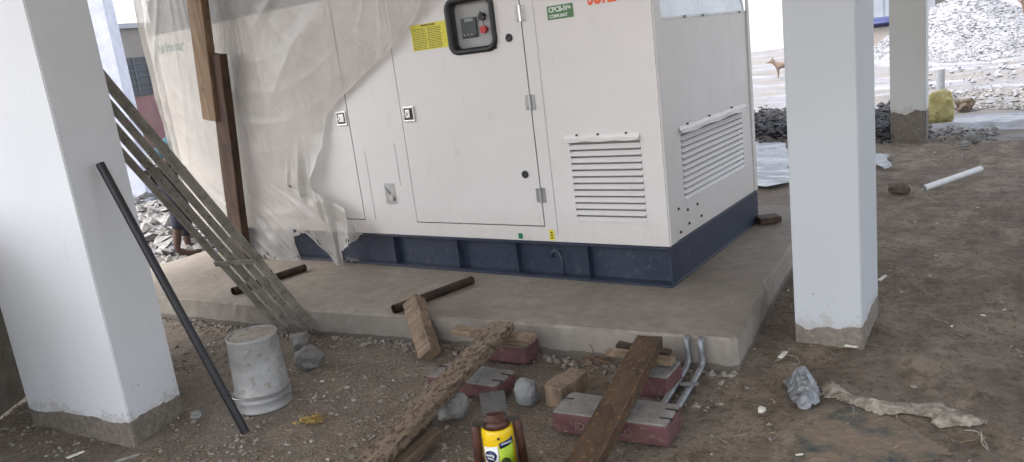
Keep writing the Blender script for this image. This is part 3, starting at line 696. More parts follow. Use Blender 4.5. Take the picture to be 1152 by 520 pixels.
# ------------------------------------------------------------------ timber prop
def build_prop():
    f0 = Vector((-5.58, 3.74, SZ)); top = Vector((-5.29, 3.72, 2.2)); d = (top-f0)/(top.z-f0.z)
    e = empty('timber_prop', f0, 'tall timber prop of two lapped posts standing in front of the wrapped generator', 'timber prop')
    zz = lambda z: f0 + d*(z-SZ)
    bm = B(); bar(bm, zz(SZ), zz(1.83), .165, .07, Vector((0, 1, 0)), .004); subdiv(bm, 5); displace(bm, .006, 9, 2)
    obj('lower_post', bm, M['wood_dark'], e)
    off = Vector((-.115, -.03, 0))
    bm = B(); bar(bm, zz(1.33)+off, zz(RH-.01)+off, .18, .07, Vector((0, 1, 0)), .004); subdiv(bm, 5); displace(bm, .006, 9, 5)
    obj('upper_post', bm, M['wood_prop'], e)
build_prop()
# ------------------------------------------------------------------ steel ladder-like frame leaning on the left pillar
def build_frame():
    F1 = on_z(358, 373); F2 = on_z(322, 375); F1.z = F2.z = .0
    T1 = Vector((-3.93, 2.12, 1.6)); WS = 1.2
    L = (T1-F1); ext = 1.25
    e = empty('steel_staging_frame', F1, 'dusty grey slatted steel frame leaning against the back of the left pillar', 'frame')
    W = (F2-F1); up = L.normalized().cross(W.normalized())
    wn = W.normalized()
    for k, (o_, wd) in enumerate(((0., .058), (.33, .042), (.66, .05), (1., .042))):
        a_ = F1+W*o_; b_ = F1+L*ext+W*o_*WS
        bm = B(); bar(bm, a_, b_, wd, .006, up, .001)
        ln = wn*(wd/2-.003); sg_ = 1 if up.y < 0 else -1; bar(bm, a_+ln+up*.010*sg_, b_+ln+up*.010*sg_, .006, .016, up, .001)
        obj('rail', bm, M['frame_steel'], e)
    for t in (.015, .36, .72, 1.12):
        c_ = F1+L*t+up*(.04 if .3 < t < .4 else -.014)*(1 if up.y < 0 else -1); bm = B(); bar(bm, c_-W*.08, c_+W*(1.08+(WS-1)*t/ext), .035, .008, up, .001); obj('rung', bm, M['frame_steel'], e)
build_frame()
# ------------------------------------------------------------------ black pipe
bm = B(); a_, b_ = Vector((-3.02, 1.858, .012)), Vector((-3.488, 1.73, 1.30)); a_, b_ = a_, b_
rg = tube(bm, [a_, a_.lerp(b_, .3), a_.lerp(b_, .6)+Vector((0, 0, -.004)), b_], .019, 14, False)
rg2 = tube(bm, [a_.lerp(b_, .02), b_-(b_-a_).normalized()*.004], .015, 14, True)
for f in bm.faces: f.smooth = True
tag(obj('black_pipe', bm, M['black_pipe']), 'long black plastic pipe leaning on the side of the left pillar', 'pipe')
# ------------------------------------------------------------------ drum (upturned)
def build_drum():
    c = (on_z(262, 452)+on_z(335, 450))/2; c = Vector((c.x+.0, c.y+.0, -.012))
    e = empty('metal_drum', c, 'upturned whitewashed metal drum on the gravel beside the left pillar', 'drum')
    H_ = .375
    bm = B(); lathe(bm, c, [(.137, 0), (.141, .006), (.137, .012), (.135, .05), (.140, .056), (.135, .062), (.133, .085), (.138, .09), (.132, .096), (.121, H_-.02), (.124, H_-.012), (.123, H_), (.119, H_), (.117, H_-.005)], 40, False, True, wob=.008)
    obj('drum_body', bm, M['drum'], e, True)
    bm = B(); prof = [(.117, H_-.006), (.09, H_-.008), (.04, H_-.004), (.004, H_-.005)]
    lathe(bm, c, prof, 40, True, False, wob=.008); displace(bm, .003, 18, 3); obj('drum_base', bm, M['drum_top'], e)
    bm = B(); pts = []
    for k in range(25):
        a = rad(-150+k*7.5); pts.append(c+Vector((math.cos(a)*.148, math.sin(a)*.148, .058+.03*math.sin(k/24*math.pi))))
    tube(bm, pts, .004, 6); obj('wire_handle', bm, M['steel_flat'], e)
build_drum()
# ------------------------------------------------------------------ items on the slab
def pipe_between(a, b, r, mat, name, label, cat='pipe', wall=True):
    bm = B(); a, b = Vector(a), Vector(b)
    n = 7; pts = [a.lerp(b, i/n) for i in range(n+1)]
    tube(bm, pts, r, 14, False, .02); tube(bm, [a, b], r*.82, 14, False)
    d = (b-a).normalized(); tube(bm, [a+d*.03, b-d*.03], r*.8, 10, True)
    for f in bm.faces: f.smooth = True
    return tag(obj(name, bm, mat), label, cat)
r_ = .027
pipe_between(on_z(443, 348, SZ+r_), on_z(531, 315, SZ+r_), r_, M['rust_dark'], 'rusty_pipe', 'short dark rusty pipe lying on the slab in front of the base frame')
pipe_between(on_z(262, 328, SZ+r_), on_z(343, 301, SZ+r_), r_, M['rust_dark'], 'rusty_pipe', 'dark rusty pipe lying on the slab behind the slatted steel frame')
def plank(name, a, b, wd, th, mat, label, cat, cuts=6, amp=.006, seed=1, up=Vector((0, 0, 1)), parent=None, taper=None):
    a, b = Vector(a), Vector(b); L = (b-a).length; mid = (a+b)/2; R = frame_of(b-a, up)
    bm = B(); box(bm, (0, 0, 0), (wd, L, th), None, .004)
    es = [e for e in bm.edges if abs(e.verts[0].co.y-e.verts[1].co.y) > L*.5]
    bmesh.ops.subdivide_edges(bm, edges=es, cuts=max(4, int(L/.04)))
    for v in bm.verts:
        v.co += noise.noise_vector(Vector((v.co.x*8+seed, v.co.y*6, v.co.z*8+seed)))*amp + noise.noise_vector(Vector((v.co.x*30, v.co.y*30+seed, v.co.z*30)))*amp*.4
        if taper: v.co.x *= 1+taper*(v.co.y/L)
    o = obj(name, bm, mat); o.location = mid; o.rotation_euler = R.to_euler()
    return tag(o, label, cat)
plank('wood_offcut', on_z(852, 248, SZ+.03)+Vector((.0, 0, 0)), on_z(876, 245, SZ+.03), .12, .045, M['wood_dark'], 'small dark wood offcut on the slab at the rear right corner of the generator', 'wood offcut')
# leaning pale block
plank('timber_block', on_z(482, 400, .02)+Vector((.01, 0, 0)), on_z(471, 342, .2)+Vector((0, -.04, .03)), .105, .085, M['wood_pale_y'], 'pale squared timber block leaning upright against the slab edge', 'timber block', seed=4, up=Vector((.15, -1, .4)))
# beams
b0, b1 = on_z(567, 366, .215), on_z(420, 520, .075)
dd = (b1-b0); b1 = b0+dd*1.25; b1.z = max(b1.z, .045)
plank('timber_beam', b0, b1, .118, .05, M['beam_spot'], 'long spotted timber beam sloping from the slab edge down to the left', 'timber beam', seed=3, amp=.0025)
def build_channel():
    a, b = on_z(731, 378, .225), on_z(655, 520, .10)
    b = a+(b-a)*1.22; e = frame_of(b-a); L = (b-a).length; mid = (a+b)/2
    bm = B(); wd, h, t = .115, .05, .007
    sec = [(-wd/2, -h), (-wd/2+t, -h), (-wd/2+t, -t), (wd/2-t, -t), (wd/2-t, -h), (wd/2, -h), (wd/2, .004), (wd/2-.008, .0), (-wd/2+.008, 0), (-wd/2, .004)]
    n = 30; rings = []
    for i in range(n+1):
        y = -L/2+L*i/n; rings.append([bm.verts.new((s[0]+.0015*noise.noise(Vector((y*8, s[0]*9, 1))), y, s[1]+.002*noise.noise(Vector((y*7, s[0]*20, 7))))) for s in sec])
    m_ = len(sec)
    for A_, B_ in zip(rings, rings[1:]):
        for k in range(m_): bm.faces.new((A_[k], A_[(k+1) % m_], B_[(k+1) % m_], B_[k]))
    bm.faces.new(rings[0][::-1]); bm.faces.new(rings[-1])
    o = obj('steel_channel', bm, M['rust']); o.location = mid; o.rotation_euler = e.to_euler()
    tag(o, 'rusty brown steel channel sloping off the slab over a maroon block', 'steel channel')
build_channel()
plank('timber_offcut', on_z(484, 488, .03), on_z(425, 540, .03), .12, .05, M['wood_beam'], 'short timber piece lying under the lower end of the spotted beam', 'timber offcut', seed=9)
# ------------------------------------------------------------------ maroon blocks with grey tops
def block(p0, p1, depth_pt, h, z0, label, text=None, notch=True):
    # p0,p1: front edge ends (ground), depth_pt: third corner
    p0, p1, p2 = [Vector((p.x, p.y)) for p in (p0, p1, depth_pt)]
    X = (p1-p0); Yv = (p2-p1); w_ = X.length; d_ = Yv.length; ang = math.atan2(X.y, X.x)
    c = (p0+p1)/2+Yv/2; e = empty('concrete_block', (c.x, c.y, z0), label, 'concrete block', 'maroon edged concrete blocks')
    R = Matrix.Translation((c.x, c.y, z0)) @ Matrix.Rotation(ang, 4, 'Z')
    bm = B(); ch = .022
    poly = [(-w_/2+ch*.3, -d_/2), (w_/2-ch*.3, -d_/2), (w_/2, -d_/2+ch*.5), (w_/2, d_/2-ch*.3), (w_/2-ch*.4, d_/2), (-w_/2+ch, d_/2), (-w_/2, d_/2-ch), (-w_/2, -d_/2+ch*.3)]
    prism(bm, poly, 0, h-.004); bmesh.ops.bevel(bm, geom=bm.edges[:], offset=.004, segments=1, affect='EDGES')
    subdiv(bm, 2); displace(bm, .003, 14, c.x); bmesh.ops.transform(bm, matrix=R, verts=bm.verts)
    obj('block_side', bm, M['blk_side'], e)
    bm = B(); prism(bm, [(x*.975, y*.965) for x, y in poly], h-.006, h+.004); bmesh.ops.bevel(bm, geom=bm.edges[:], offset=.003, segments=1, affect='EDGES')
    subdiv(bm, 2); displace(bm, .002, 20, c.y); bmesh.ops.transform(bm, matrix=R, verts=bm.verts)
    top = obj('block_top', bm, M['blk_top'], e)
    if notch:
        for s, yy in ((1, -.2), (1, .2), (-1, .15)):
            bm = B(); box(bm, (s*(w_/2-.025), yy*d_, h+.002), (.055, .010, .010), None, .002)
            bmesh.ops.transform(bm, matrix=R, verts=bm.verts); obj('lifting_slot', bm, M['seam'], e)
    if text:
        o3 = R @ Vector((-.02, -d_/2-.003, h*.45)); xd = R.to_3x3() @ Vector((1, 0, 0))
        text_mesh(text, .045, .0005, 'cast_lettering', M['blk_emb'], e, o3, xd, (0, 0, 1), .0015, 1.)
M['blk_emb'] = simple('worn_cast_letters', (.13, .06, .06), (.26, .18, .165), 60, .8)
block(on_z(478, 437, 0), on_z(555, 450, 0), on_z(587, 434, 0), .07, 0, 'maroon sided concrete block lying under the long spotted timber beam')
block(on_z(540, 404, 0), on_z(594, 411, 0), on_z(606, 398, 0), .09, 0, 'maroon concrete block tucked against the slab below the loose planks', notch=False)
block(on_z(622, 485, 0), on_z(753, 504, 0), on_z(769, 478, 0), .088, 0, 'large maroon sided concrete block under the rusty channel nearest the camera', 'IDIOPOOLO')
block(on_z(692, 442, 0), on_z(752, 450, 0), on_z(770, 430, 0), .10, 0, 'maroon concrete block under the split timber beside the conduits', notch=False)
# planks above
plank('wood_plank', on_z(510, 371, .16), on_z(600, 381, .15), .075, .03, M['wood_pale_y'], 'short pale plank end lying on the block under the spotted beam', 'plank', seed=6)
plank('wood_plank', on_z(556, 382, .13), on_z(598, 386, .125), .09, .02, M['wood_beam'], 'thin grey brown plank on the block just below the pale plank', 'plank', seed=7)
plank('split_timber', on_z(683, 396, .14), on_z(757, 407, .13), .055, .028, M['wood_pale_y'], 'splintered pale timber piece under the top end of the rusty channel', 'split timber', seed=8, amp=.009)
plank('split_timber', on_z(695, 388, .125), on_z(754, 397, .115), .05, .022, M['wood_dark'], 'dark splintered timber piece behind the pale split timber', 'split timber', seed=11, amp=.008)
# ------------------------------------------------------------------ stones
def stone(px, py, s, label, seed, mat='stone', rz=.3, z=0., amp=.35):
    c = on_z(px, py, z); bm = B(); rock(bm, (c.x, c.y+s[1]*.5, z+s[2]*.75), s, seed, 3, amp, rz)
    tag(obj('stone', bm, M[mat]), label, 'stone')
stone(505, 470, (.07, .06, .055), 'grey stone beside the spotted beam below the maroon block', 1)
stone(470, 478, (.05, .05, .035), 'darker stone half hidden under the spotted beam', 2)
stone(590, 454, (.052, .05, .06), 'pale grey chunk of stone standing right of the maroon block', 3, 'stone_pale', amp=.2)
stone(343, 414, (.075, .07, .06), 'grey stone beside the whitewashed drum', 5)
stone(336, 392, (.06, .05, .05), 'smaller stone behind the whitewashed drum', 6)
stone(220, 470, (.03, .025, .018), 'small flat stone by the foot of the left pillar', 7)
plank('timber_chunk', on_z(622, 448, .06), on_z(652, 424, .07), .095, .10, M['wood_pale'], 'chunky weathered timber offcut left of the rusty channel', 'timber offcut', seed=12, amp=.012)
# ------------------------------------------------------------------ hydraulic bottle jack
def build_jack():
    c = on_z(565, 526, 0); c = Vector((c.x, c.y, .0))
    e = empty('bottle_jack', c, 'yellow bottle jack in a rusty stand with a steel plate on its ram', 'jack')
    vdir = Vector((c.x, c.y, 0)).normalized(); sd_ = Vector((vdir.y, -vdir.x, 0))
    bm = B(); lathe(bm, c, [(.062, .02), (.062, .17), (.058, .178), (.054, .182)], 28); obj('jack_body', bm, M['jack_yellow'], e)
    bm = B(); lathe(bm, c, [(.054, .183), (.055, .2), (.047, .212), (.034, .214), (.034, .235)], 24); obj('jack_collar', bm, M['jack_red'], e)
    bm = B(); box(bm, c+Vector((0, 0, .008)), (.17, .14, .022), Matrix.Rotation(math.atan2(sd_.y, sd_.x), 3, 'Z'), .004); obj('jack_base', bm, M['jack_red'], e)
    bm = B(); R = Matrix.Rotation(math.atan2(sd_.y, sd_.x), 3, 'Z') @ Matrix.Rotation(rad(60), 3, 'X')
    box(bm, c+Vector((0, 0, .262))+vdir*.02, (.098, .09, .01), R, .002); obj('head_plate', bm, M['jack_plate'], e)
    q = c+Vector((0, 0, .212))
    for s_ in (-1, 1): bm = B(); bar(bm, q+sd_*.09*s_-vdir*.03, q+sd_*.045*s_-vdir*.03, .016, .012); obj('side_lug', bm, M['jack_plate'], e)
    for s in (-1, 1):
        bm = B(); a_ = c+sd_*s*.088+Vector((0, 0, 0)); b_ = c+sd_*s*.08+Vector((0, 0, .205)); tube(bm, [a_, a_.lerp(b_, .5), b_, b_+Vector((0, 0, .006))], [.018, .017, .017, .012], 12)
        obj('stand_post', bm, M['jack_red'], e, True)
    def wrap(z0, z1, a0, a1, r, mat, name, n=14, shape=None):
        bm = B(); A = []; Bv = []
        for i in range(n+1):
            t = i/n; a = a0+(a1-a0)*t; dv = -vdir*math.cos(a)+sd_*math.sin(a)
            zc = (z0+z1)/2; hh = (z1-z0)/2*(math.sqrt(max(.001, 1-(2*t-1)**2)) if shape == 'oval' else 1)
            sk = .01*(t-.5) 
            A.append(bm.verts.new(c+dv*r+Vector((0, 0, zc-hh+sk)))); Bv.append(bm.verts.new(c+dv*r+Vector((0, 0, zc+hh+sk))))
        for i in range(n): bm.faces.new((A[i], A[i+1], Bv[i+1], Bv[i]))
        o = obj(name, bm, mat, e, True); md = o.modifiers.new('thick', 'SOLIDIFY'); md.thickness = .0006; return o
    wrap(.04, .12, -1.15, -.1, .0628, M['white_ink'], 'white_label'); wrap(.055, .105, -1.1, -.22, .0634, M['blue_ink'], 'oval_badge', 18, 'oval')
    wrap(.02, .122, -.06, .95, .0628, M['lime'], 'lime_label'); wrap(.118, .142, .0, 1.0, .0634, M['blue_ink'], 'dark_banner')
    wrap(.150, .153, -1.4, 1.4, .0645, M['jack_yellow'], 'band')
    def txt(s, size, ang, z, nm, mt):
        dv = -vdir*math.cos(ang)+sd_*math.sin(ang); xd = Vector((-dv.y, dv.x, 0)); 
        text_mesh(s, size, .0004, nm, mt, e, c+dv*.0642+Vector((0, 0, z)), xd, (0, 0, 1), .0003, .9)
    txt('MASTER', .012, -.66, .084, 'badge_text', M['white_ink']); txt('TOOLS', .010, -.66, .071, 'badge_text', M['white_ink']); txt('HYDRAULIC', .009, .45, .131, 'banner_text', M['white_ink'])
    bm = B(); tube(bm, [c-vdir*.062+Vector((0, 0, .155)), c-vdir*.0665+Vector((0, 0, .155))], .005, 8); obj('filler_plug', bm, M['rubber'], e)
    q = c-vdir*.062+sd_*.018; bm = B(); tube(bm, [q+Vector((0, 0, .055)), q-vdir*.03+Vector((0, 0, .055))], .019, 14); obj('pump_socket', bm, M['rubber'], e)
build_jack()
# ------------------------------------------------------------------ conduits rising over the slab edge
def conduit(top, mid, low, label):
    T, Mi, Lo = top, mid, low; bm = B(); up = Vector((0, -1, .2))
    yf = 3.192; T = T+Vector((.045, 0, 0))
    pts = [Vector((T.x, yf+.02, SZ+.004)), Vector((T.x, yf-.002, SZ-.012)), Vector((T.x+.004, yf-.004, SZ-.06)), Vector((T.x+.01, yf-.006, .05)), Vector((T.x+.005, yf-.03, .022)), Lo]
    tube(bm, pts, .0145, 12); 
    for f in bm.faces: f.smooth = True
    tag(obj('conduit', bm, M['galv']), label, 'conduit', 'galvanised conduits bent over the slab edge')
conduit(on_z(769, 373, SZ), on_z(774, 428, .0), on_z(737, 470, .02), 'left galvanised conduit bent down over the slab front edge')
conduit(on_z(786, 373, SZ), on_z(790, 425, .0), on_z(757, 468, .02), 'right galvanised conduit bent down over the slab front edge')
bm = B(); bar(bm, on_z(765, 432, .05), on_z(786, 432, .05), .03, .006, bev=.001); tag(obj('conduit_clamp', bm, M['galv']), 'flat metal strap tying the two conduits at the bend', 'clamp')
# ------------------------------------------------------------------ wires, scraps, litter
def scribble(bm, c, r, n, th, flat=.5, seed=0):
    rnd = random.Random(seed); p = Vector((c.x, c.y, c.z+.01)); pts = [p]; a = rnd.uniform(0, 6)
    for i in range(n):
        a += rnd.uniform(-1.1, 1.3); p = p+Vector((math.cos(a), math.sin(a), rnd.uniform(-.3, .3)*flat))*r*.35
        dlt = p-c
        if dlt.length > r: p = c+dlt.normalized()*r
        p.z = max(c.z+.004, min(c.z+r*flat, p.z)); pts.append(p.copy())
    tube(bm, pts, th, 5)
bm = B(); c_ = on_z(668, 412, .0)
for k in range(4): scribble(bm, c_+Vector((.03*k-.05, .01*k, .01)), .06, 22, .003, .6, k)
tube(bm, [on_z(655, 408, .01), on_z(668, 396, .07), on_z(664, 388, .1)], .004, 5); tube(bm, [on_z(662, 402, .03), on_z(690, 410, .02), on_z(700, 408, .02)], .004, 5)
tag(obj('rusty_wire', bm, M['wire']), 'tangle of rusty binding wire on the soil beside the split timber', 'wire')
bm = B(); c_ = on_z(350, 474, .0)
rnd = random.Random(5)
for k in range(70):
    q = c_+Vector((rnd.gauss(0, .028), rnd.gauss(0, .028), rnd.uniform(0, .02))); box(bm, q, (rnd.uniform(.01, .026), rnd.uniform(.004, .01), .002), Matrix.Rotation(rnd.uniform(0, 3), 3, 'Z') @ Matrix.Rotation(rnd.uniform(-.7, .7), 3, 'X'))
tag(obj('husk_clump', bm, M['leafy']), 'little ochre clump of husk on the gravel right of the drum', 'husk clump')
# silver bag
def crumple(name, outline, mat, label, cat, h=.04, seed=0, z0=.004, div=.012, fq=13, jag=.008):
    pts = [on_z(x, y, 0) for x, y in outline]; P2 = [(p.x, p.y) for p in pts]
    def inside(x, y):
        c = False; j = len(P2)-1
        for i in range(len(P2)):
            if (P2[i][1] > y) != (P2[j][1] > y) and x < (P2[j][0]-P2[i][0])*(y-P2[i][1])/(P2[j][1]-P2[i][1])+P2[i][0]: c = not c
            j = i
        return c
    def edge(x, y):
        m = 9
        for i in range(len(P2)):
            a, b = Vector(P2[i-1]), Vector(P2[i]); p = Vector((x, y)); ab = b-a; t = max(0, min(1, (p-a).dot(ab)/max(1e-9, ab.dot(ab)))); m = min(m, (p-a-ab*t).length)
        return m
    x0, x1 = min(p[0] for p in P2), max(p[0] for p in P2); y0, y1 = min(p[1] for p in P2), max(p[1] for p in P2)
    nx, ny = int((x1-x0)/div)+1, int((y1-y0)/div)+1; bm = B(); V = {}
    def vz(x, y):
        e_ = min(1, edge(x, y)/.04); q = Vector((x*fq+seed, y*fq, 0)); rid = 1-abs(noise.noise(q))*2.2; r2 = 1-abs(noise.noise(q*2.4+Vector((9, 0, 0))))*2
        return gh(x, y)+z0+h*(.15+.85*e_)*max(0, .5+.45*rid+.22*r2)
    for i in range(nx+1):
        for j in range(ny+1):
            x, y = x0+i*div, y0+j*div
            if inside(x+.5*div, y+.5*div):
                q = []
                for (a, b) in ((i, j), (i+1, j), (i+1, j+1), (i, j+1)):
                    if (a, b) not in V:
                        X_, Y_ = x0+a*div, y0+b*div; V[a, b] = bm.verts.new((X_+jag*noise.noise(Vector((X_*40, Y_*40, 1))), Y_+jag*noise.noise(Vector((X_*40, Y_*40, 8))), vz(X_, Y_)))
                    q.append(V[a, b])
                bm.faces.new(q)
    o = obj(name, bm, mat); return tag(o, label, cat)
crumple('silver_bag', [(881, 427), (903, 419), (916, 424), (922, 440), (921, 452), (908, 461), (898, 458), (889, 448), (886, 436)], M['bag_silver'], 'crumpled silver grey plastic bag on the soil near the right pillar', 'plastic bag', .075, 3, .004, .008, 8)
crumple('torn_rag', [(922, 432), (938, 428), (950, 436), (962, 444), (985, 447), (1010, 449), (1040, 450), (1060, 452), (1075, 458), (1095, 466), (1110, 471), (1108, 476), (1080, 476), (1058, 476), (1046, 472), (1050, 466), (1020, 463), (1000, 462), (990, 463), (975, 458), (955, 452), (940, 446), (926, 443)], M['rag'], 'long torn dirty white woven rag stretched across the soil', 'rag', .026, 11, .003, .009)
crumple('rubber_sheet', [(896, 482), (960, 452), (1000, 458), (1070, 505), (1052, 513), (1030, 516), (985, 540), (930, 540), (890, 520)], M['mat_sheet'], 'dark damp sheet half buried in the soil below the torn rag', 'rubber sheet', .006, 5, .002, .012, 6, .02)
def wire(pts, label, th=.0025, mat='wire_pale', z=.012):
    bm = B(); P3 = [on_z(x, y, z) for x, y in pts]; Q = []
    for k in range(len(P3)-1):
        for t in (0, .33, .66): q = P3[k].lerp(P3[k+1], t); q.z = gh(q.x, q.y)+z+.008*noise.noise(q*20); Q.append(q)
    Q.append(P3[-1]); tube(bm, Q, th, 5); tag(obj('loose_wire', bm, M[mat]), label, 'wire')
wire([(1085, 478), (1100, 480), (1108, 488), (1112, 500), (1106, 495), (1104, 486)], 'looped pale wire by the right tip of the torn rag')
wire([(874, 424), (870, 432), (878, 442), (884, 440)], 'curled brown wire left of the silver bag', mat='wire')
wire([(872, 405), (884, 396), (896, 396), (900, 402), (890, 408)], 'thin pale wire curl between the slab corner and right pillar')
bm = B(); c_ = on_z(857, 461, .012); rock(bm, c_, (.014, .022, .010), 3, 2); tag(obj('paper_scrap', bm, M['paper']), 'small cream scrap lying alone on the soil left of the silver bag', 'scrap')
for (x, y, lab) in ((183, 478, 'white chip by the foot of the left pillar'), (240, 452, 'flat paper scrap between the pillar and the drum')):
    pass
for (x0, y0, x1, y1, lab) in ((75, 516, 95, 508, 'short pale sliver in front of the left pillar foot'), (130, 520, 158, 511, 'flat grey strip in front of the left pillar foot'), (877, 403, 884, 396, 'pale splinter on the soil left of the right pillar'), (950, 389, 965, 391, 'white chip at the foot of the right pillar'), (989, 316, 996, 310, 'white stick beside the right pillar')):
    plank('scrap_strip', on_z(x0, y0, .012), on_z(x1, y1, .014), .022, .005, M['paper'] if x0 != 130 else M['steel_flat'], lab, 'scrap', amp=.003)
# white pipe lying in the right
pipe_between(on_z(1039, 212, .03), on_z(1103, 190, .03), .026, M['pipe_white'], 'white_pipe', 'white plastic pipe lying on the soil right of the pillar')
stone(1093, 160, (.08, .06, .05), 'lone grey stone on the soil beyond the white pipe', 9, z=0)
stone(1087, 165, (.04, .04, .035), 'small brown stone left of the lone grey stone', 10)
stone(1010, 217, (.08, .06, .045), 'dark lump of soil near the left end of the white pipe', 12, 'brown_lump', amp=.5)
# sack, standing pipe, brown lump, plastic strip
def build_sack():
    c = on_z(1056, 139, 0); bm = B(); r = bmesh.ops.create_icosphere(bm, subdivisions=4, radius=1)
    for v in r['verts']:
        q = v.co.copy(); k = 1+.25*noise.noise(q*1.7+Vector((3, 0, 0)))+.16*abs(noise.noise(q*3.2))-.1*abs(noise.noise(q*9)); v.co = Vector((q.x*.18*k, q.y*.16*k, .2+q.z*.22*k))+c
    tag(obj('yellow_sack', bm, M['sack_y'], None, True), 'crumpled yellow sack at the foot of the far pillar', 'sack')
build_sack()
c_ = on_z(1055, 128, 0); bm = B(); tube(bm, [(c_.x, c_.y+.3, -.05), (c_.x, c_.y+.3, .3), (c_.x, c_.y+.3, .6)], .055, 16); tag(obj('standing_pipe', bm, M['pipe_grey'], None), 'short grey pipe standing upright behind the yellow sack', 'pipe')
c_ = on_z(1085, 124, 0); bm = B(); rock(bm, (c_.x, c_.y, .07), (.11, .1, .09), 6, 3, .5); tag(obj('earth_clod', bm, M['brown_lump']), 'brown clod of earth on the pale rubble right of the yellow sack', 'clod')
M['film'] = simple('dirty_clear_film', (.13, .13, .13), (.24, .24, .25), 6, .3, bmp=.5, bscale=9, dist=.03)
def build_film():
    bm = B(); g = []
    for i in range(90):
        x = -1.35+i*.03; row = []
        yb, yt = 10.85+.06*noise.noise(Vector((x*2, 0, 0))), 11.9+.1*noise.noise(Vector((x*2, 5, 0)))
        for j in range(26):
            y = yb+(yt-yb)*j/25; row.append(bm.verts.new((x, y, -.035+min(1, j/4)*(.03+.05*abs(noise.noise(Vector((x*3, y*5, 0))))+.04*math.exp(-((j-5)/2.5)**2)))))
        g.append(row)
    for i in range(89):
        for j in range(25): bm.faces.new((g[i][j], g[i+1][j], g[i+1][j+1], g[i][j+1])).smooth = True
    tag(obj('plastic_film', bm, M['film'], None, True), 'long strip of dirty clear plastic film lying where the roof shade ends', 'plastic film')
build_film()
# plywood board at far left
bm = B(); a_, b_ = on_z(0, 468, 0), on_z(34, 442, 0); dr = (b_-a_).normalized()
bar(bm, a_-dr*1.4+Vector((0, 0, .6)), b_+dr*.5+Vector((0, 0, .6)), .018, 1.2, bev=.002)
tag(obj('plywood_board', bm, M['ply']), 'grey green plywood board standing behind the left pillar at the edge', 'plywood board')
# ------------------------------------------------------------------ loose stone
def chips(name, n, sampler, smin, smax, mat, seed, label=None, cat=None, hf=None):
    rnd = random.Random(seed); vs = []; fs = []
    base = [Vector(v) for v in ((1, 0, 0), (-1, 0, 0), (0, 1, 0), (0, -1, 0), (0, 0, 1), (0, 0, -1))]
    tri = ((0, 2, 4), (2, 1, 4), (1, 3, 4), (3, 0, 4), (2, 0, 5), (1, 2, 5), (3, 1, 5), (0, 3, 5))
    for k in range(n):
        x, y, z = sampler(rnd); s = smin+(smax-smin)*rnd.random()**3
        R = Matrix.Rotation(rnd.uniform(0, 6.3), 3, 'Z') @ Matrix.Rotation(rnd.uniform(-.8, .8), 3, 'X')
        o_ = len(vs); sx = Vector((rnd.uniform(.7, 1.4), rnd.uniform(.6, 1.1), rnd.uniform(.35, .8)))
        for b in base:
            q = Vector((b.x*sx.x, b.y*sx.y, b.z*sx.z))*s*rnd.uniform(.75, 1.2); q += Vector((rnd.uniform(-.2, .2)*s, rnd.uniform(-.2, .2)*s, 0)); q = R @ q; vs.append((q.x+x, q.y+y, q.z+z+s*.2))
        fs += [tuple(o_+i for i in t) for t in tri]
    me = bpy.data.meshes.new(name); me.from_pydata(vs, [], fs); me.materials.append(M[mat]); o = bpy.data.objects.new(name, me); C.objects.link(o)
    return tag(o, label, cat, kind='stuff')
def s_near(rnd):
    while True:
        x, y = rnd.uniform(-4.9, -1.1), rnd.uniform(1.3, 3.2)
        if rnd.random() < (.35+.65*max(0, min(1, (-x-1.6)/1.2)))*(.5+fbm(x, y, 2.2, 2)): return x, y, gh(x, y)
chips('gravel', 5200, s_near, .003, .017, 'chip', 3, 'fine loose stone chips on the soil around the drum and the beams', 'gravel')
def s_right(rnd):
    while True:
        x, y = rnd.uniform(-1.3, 1.2), rnd.uniform(2.3, 10)
        if rnd.random() < .5+fbm(x, y, 1.3, 2): return x, y, gh(x, y)
chips('pebbles', 1100, s_right, .003, .016, 'chip', 8, 'sparse pebbles scattered on the brown soil at the right', 'pebbles')
def s_rub(rnd):
    t = rnd.random(); r = 7.2+14*t**1.3; a = rnd.uniform(-.4, .75); x = -6.75-abs(rnd.gauss(0, .1))-14*t**1.2; y = 3.0+rnd.uniform(-1, 5)+t*5
    return x, y, gh(x, y)+.12*t+.05*fbm(x, y, .8, 2)
chips('rubble', 5000, s_rub, .025, .14, 'rubble', 5, 'grey building rubble outside beyond the left end of the slab', 'rubble')
def s_strip(rnd):
    p = on_z(rnd.uniform(840, 1003), rnd.gauss(143, 7), 0); return p.x, p.y, max(0, .12-abs(rnd.gauss(0, .08)))
chips('dark_gravel', 2600, s_strip, .03, .09, 'gravel_dark', 6, 'ridge of dark crushed stone at the edge of the shade', 'gravel')
def s_pink(rnd):
    p = on_z(rnd.uniform(1042, 1120), rnd.gauss(148, 4), 0); return p.x, p.y, gh(p.x, p.y)
chips('broken_stone', 160, s_pink, .02, .075, 'rubble', 16, 'scatter of broken stone at the foot of the plastic film', 'broken stone')
def s_mid(rnd):
    p = on_z(rnd.uniform(1050, 1160), 122-rnd.random()**1.6*22, 0); return p.x, p.y, gh(p.x, p.y)
chips('mixed_gravel', 700, s_mid, .015, .07, 'rubble', 17, 'band of mixed grey gravel behind the plastic film', 'gravel')
def s_yard(rnd):
    p = on_z(rnd.uniform(1040, 1165), rnd.uniform(60, 120), 0); return p.x, p.y, 0
chips('yard_stones', 260, s_yard, .02, .09, 'gravel_white', 21, 'scattered pale stones over the bright yard in front of the heap', 'stones')
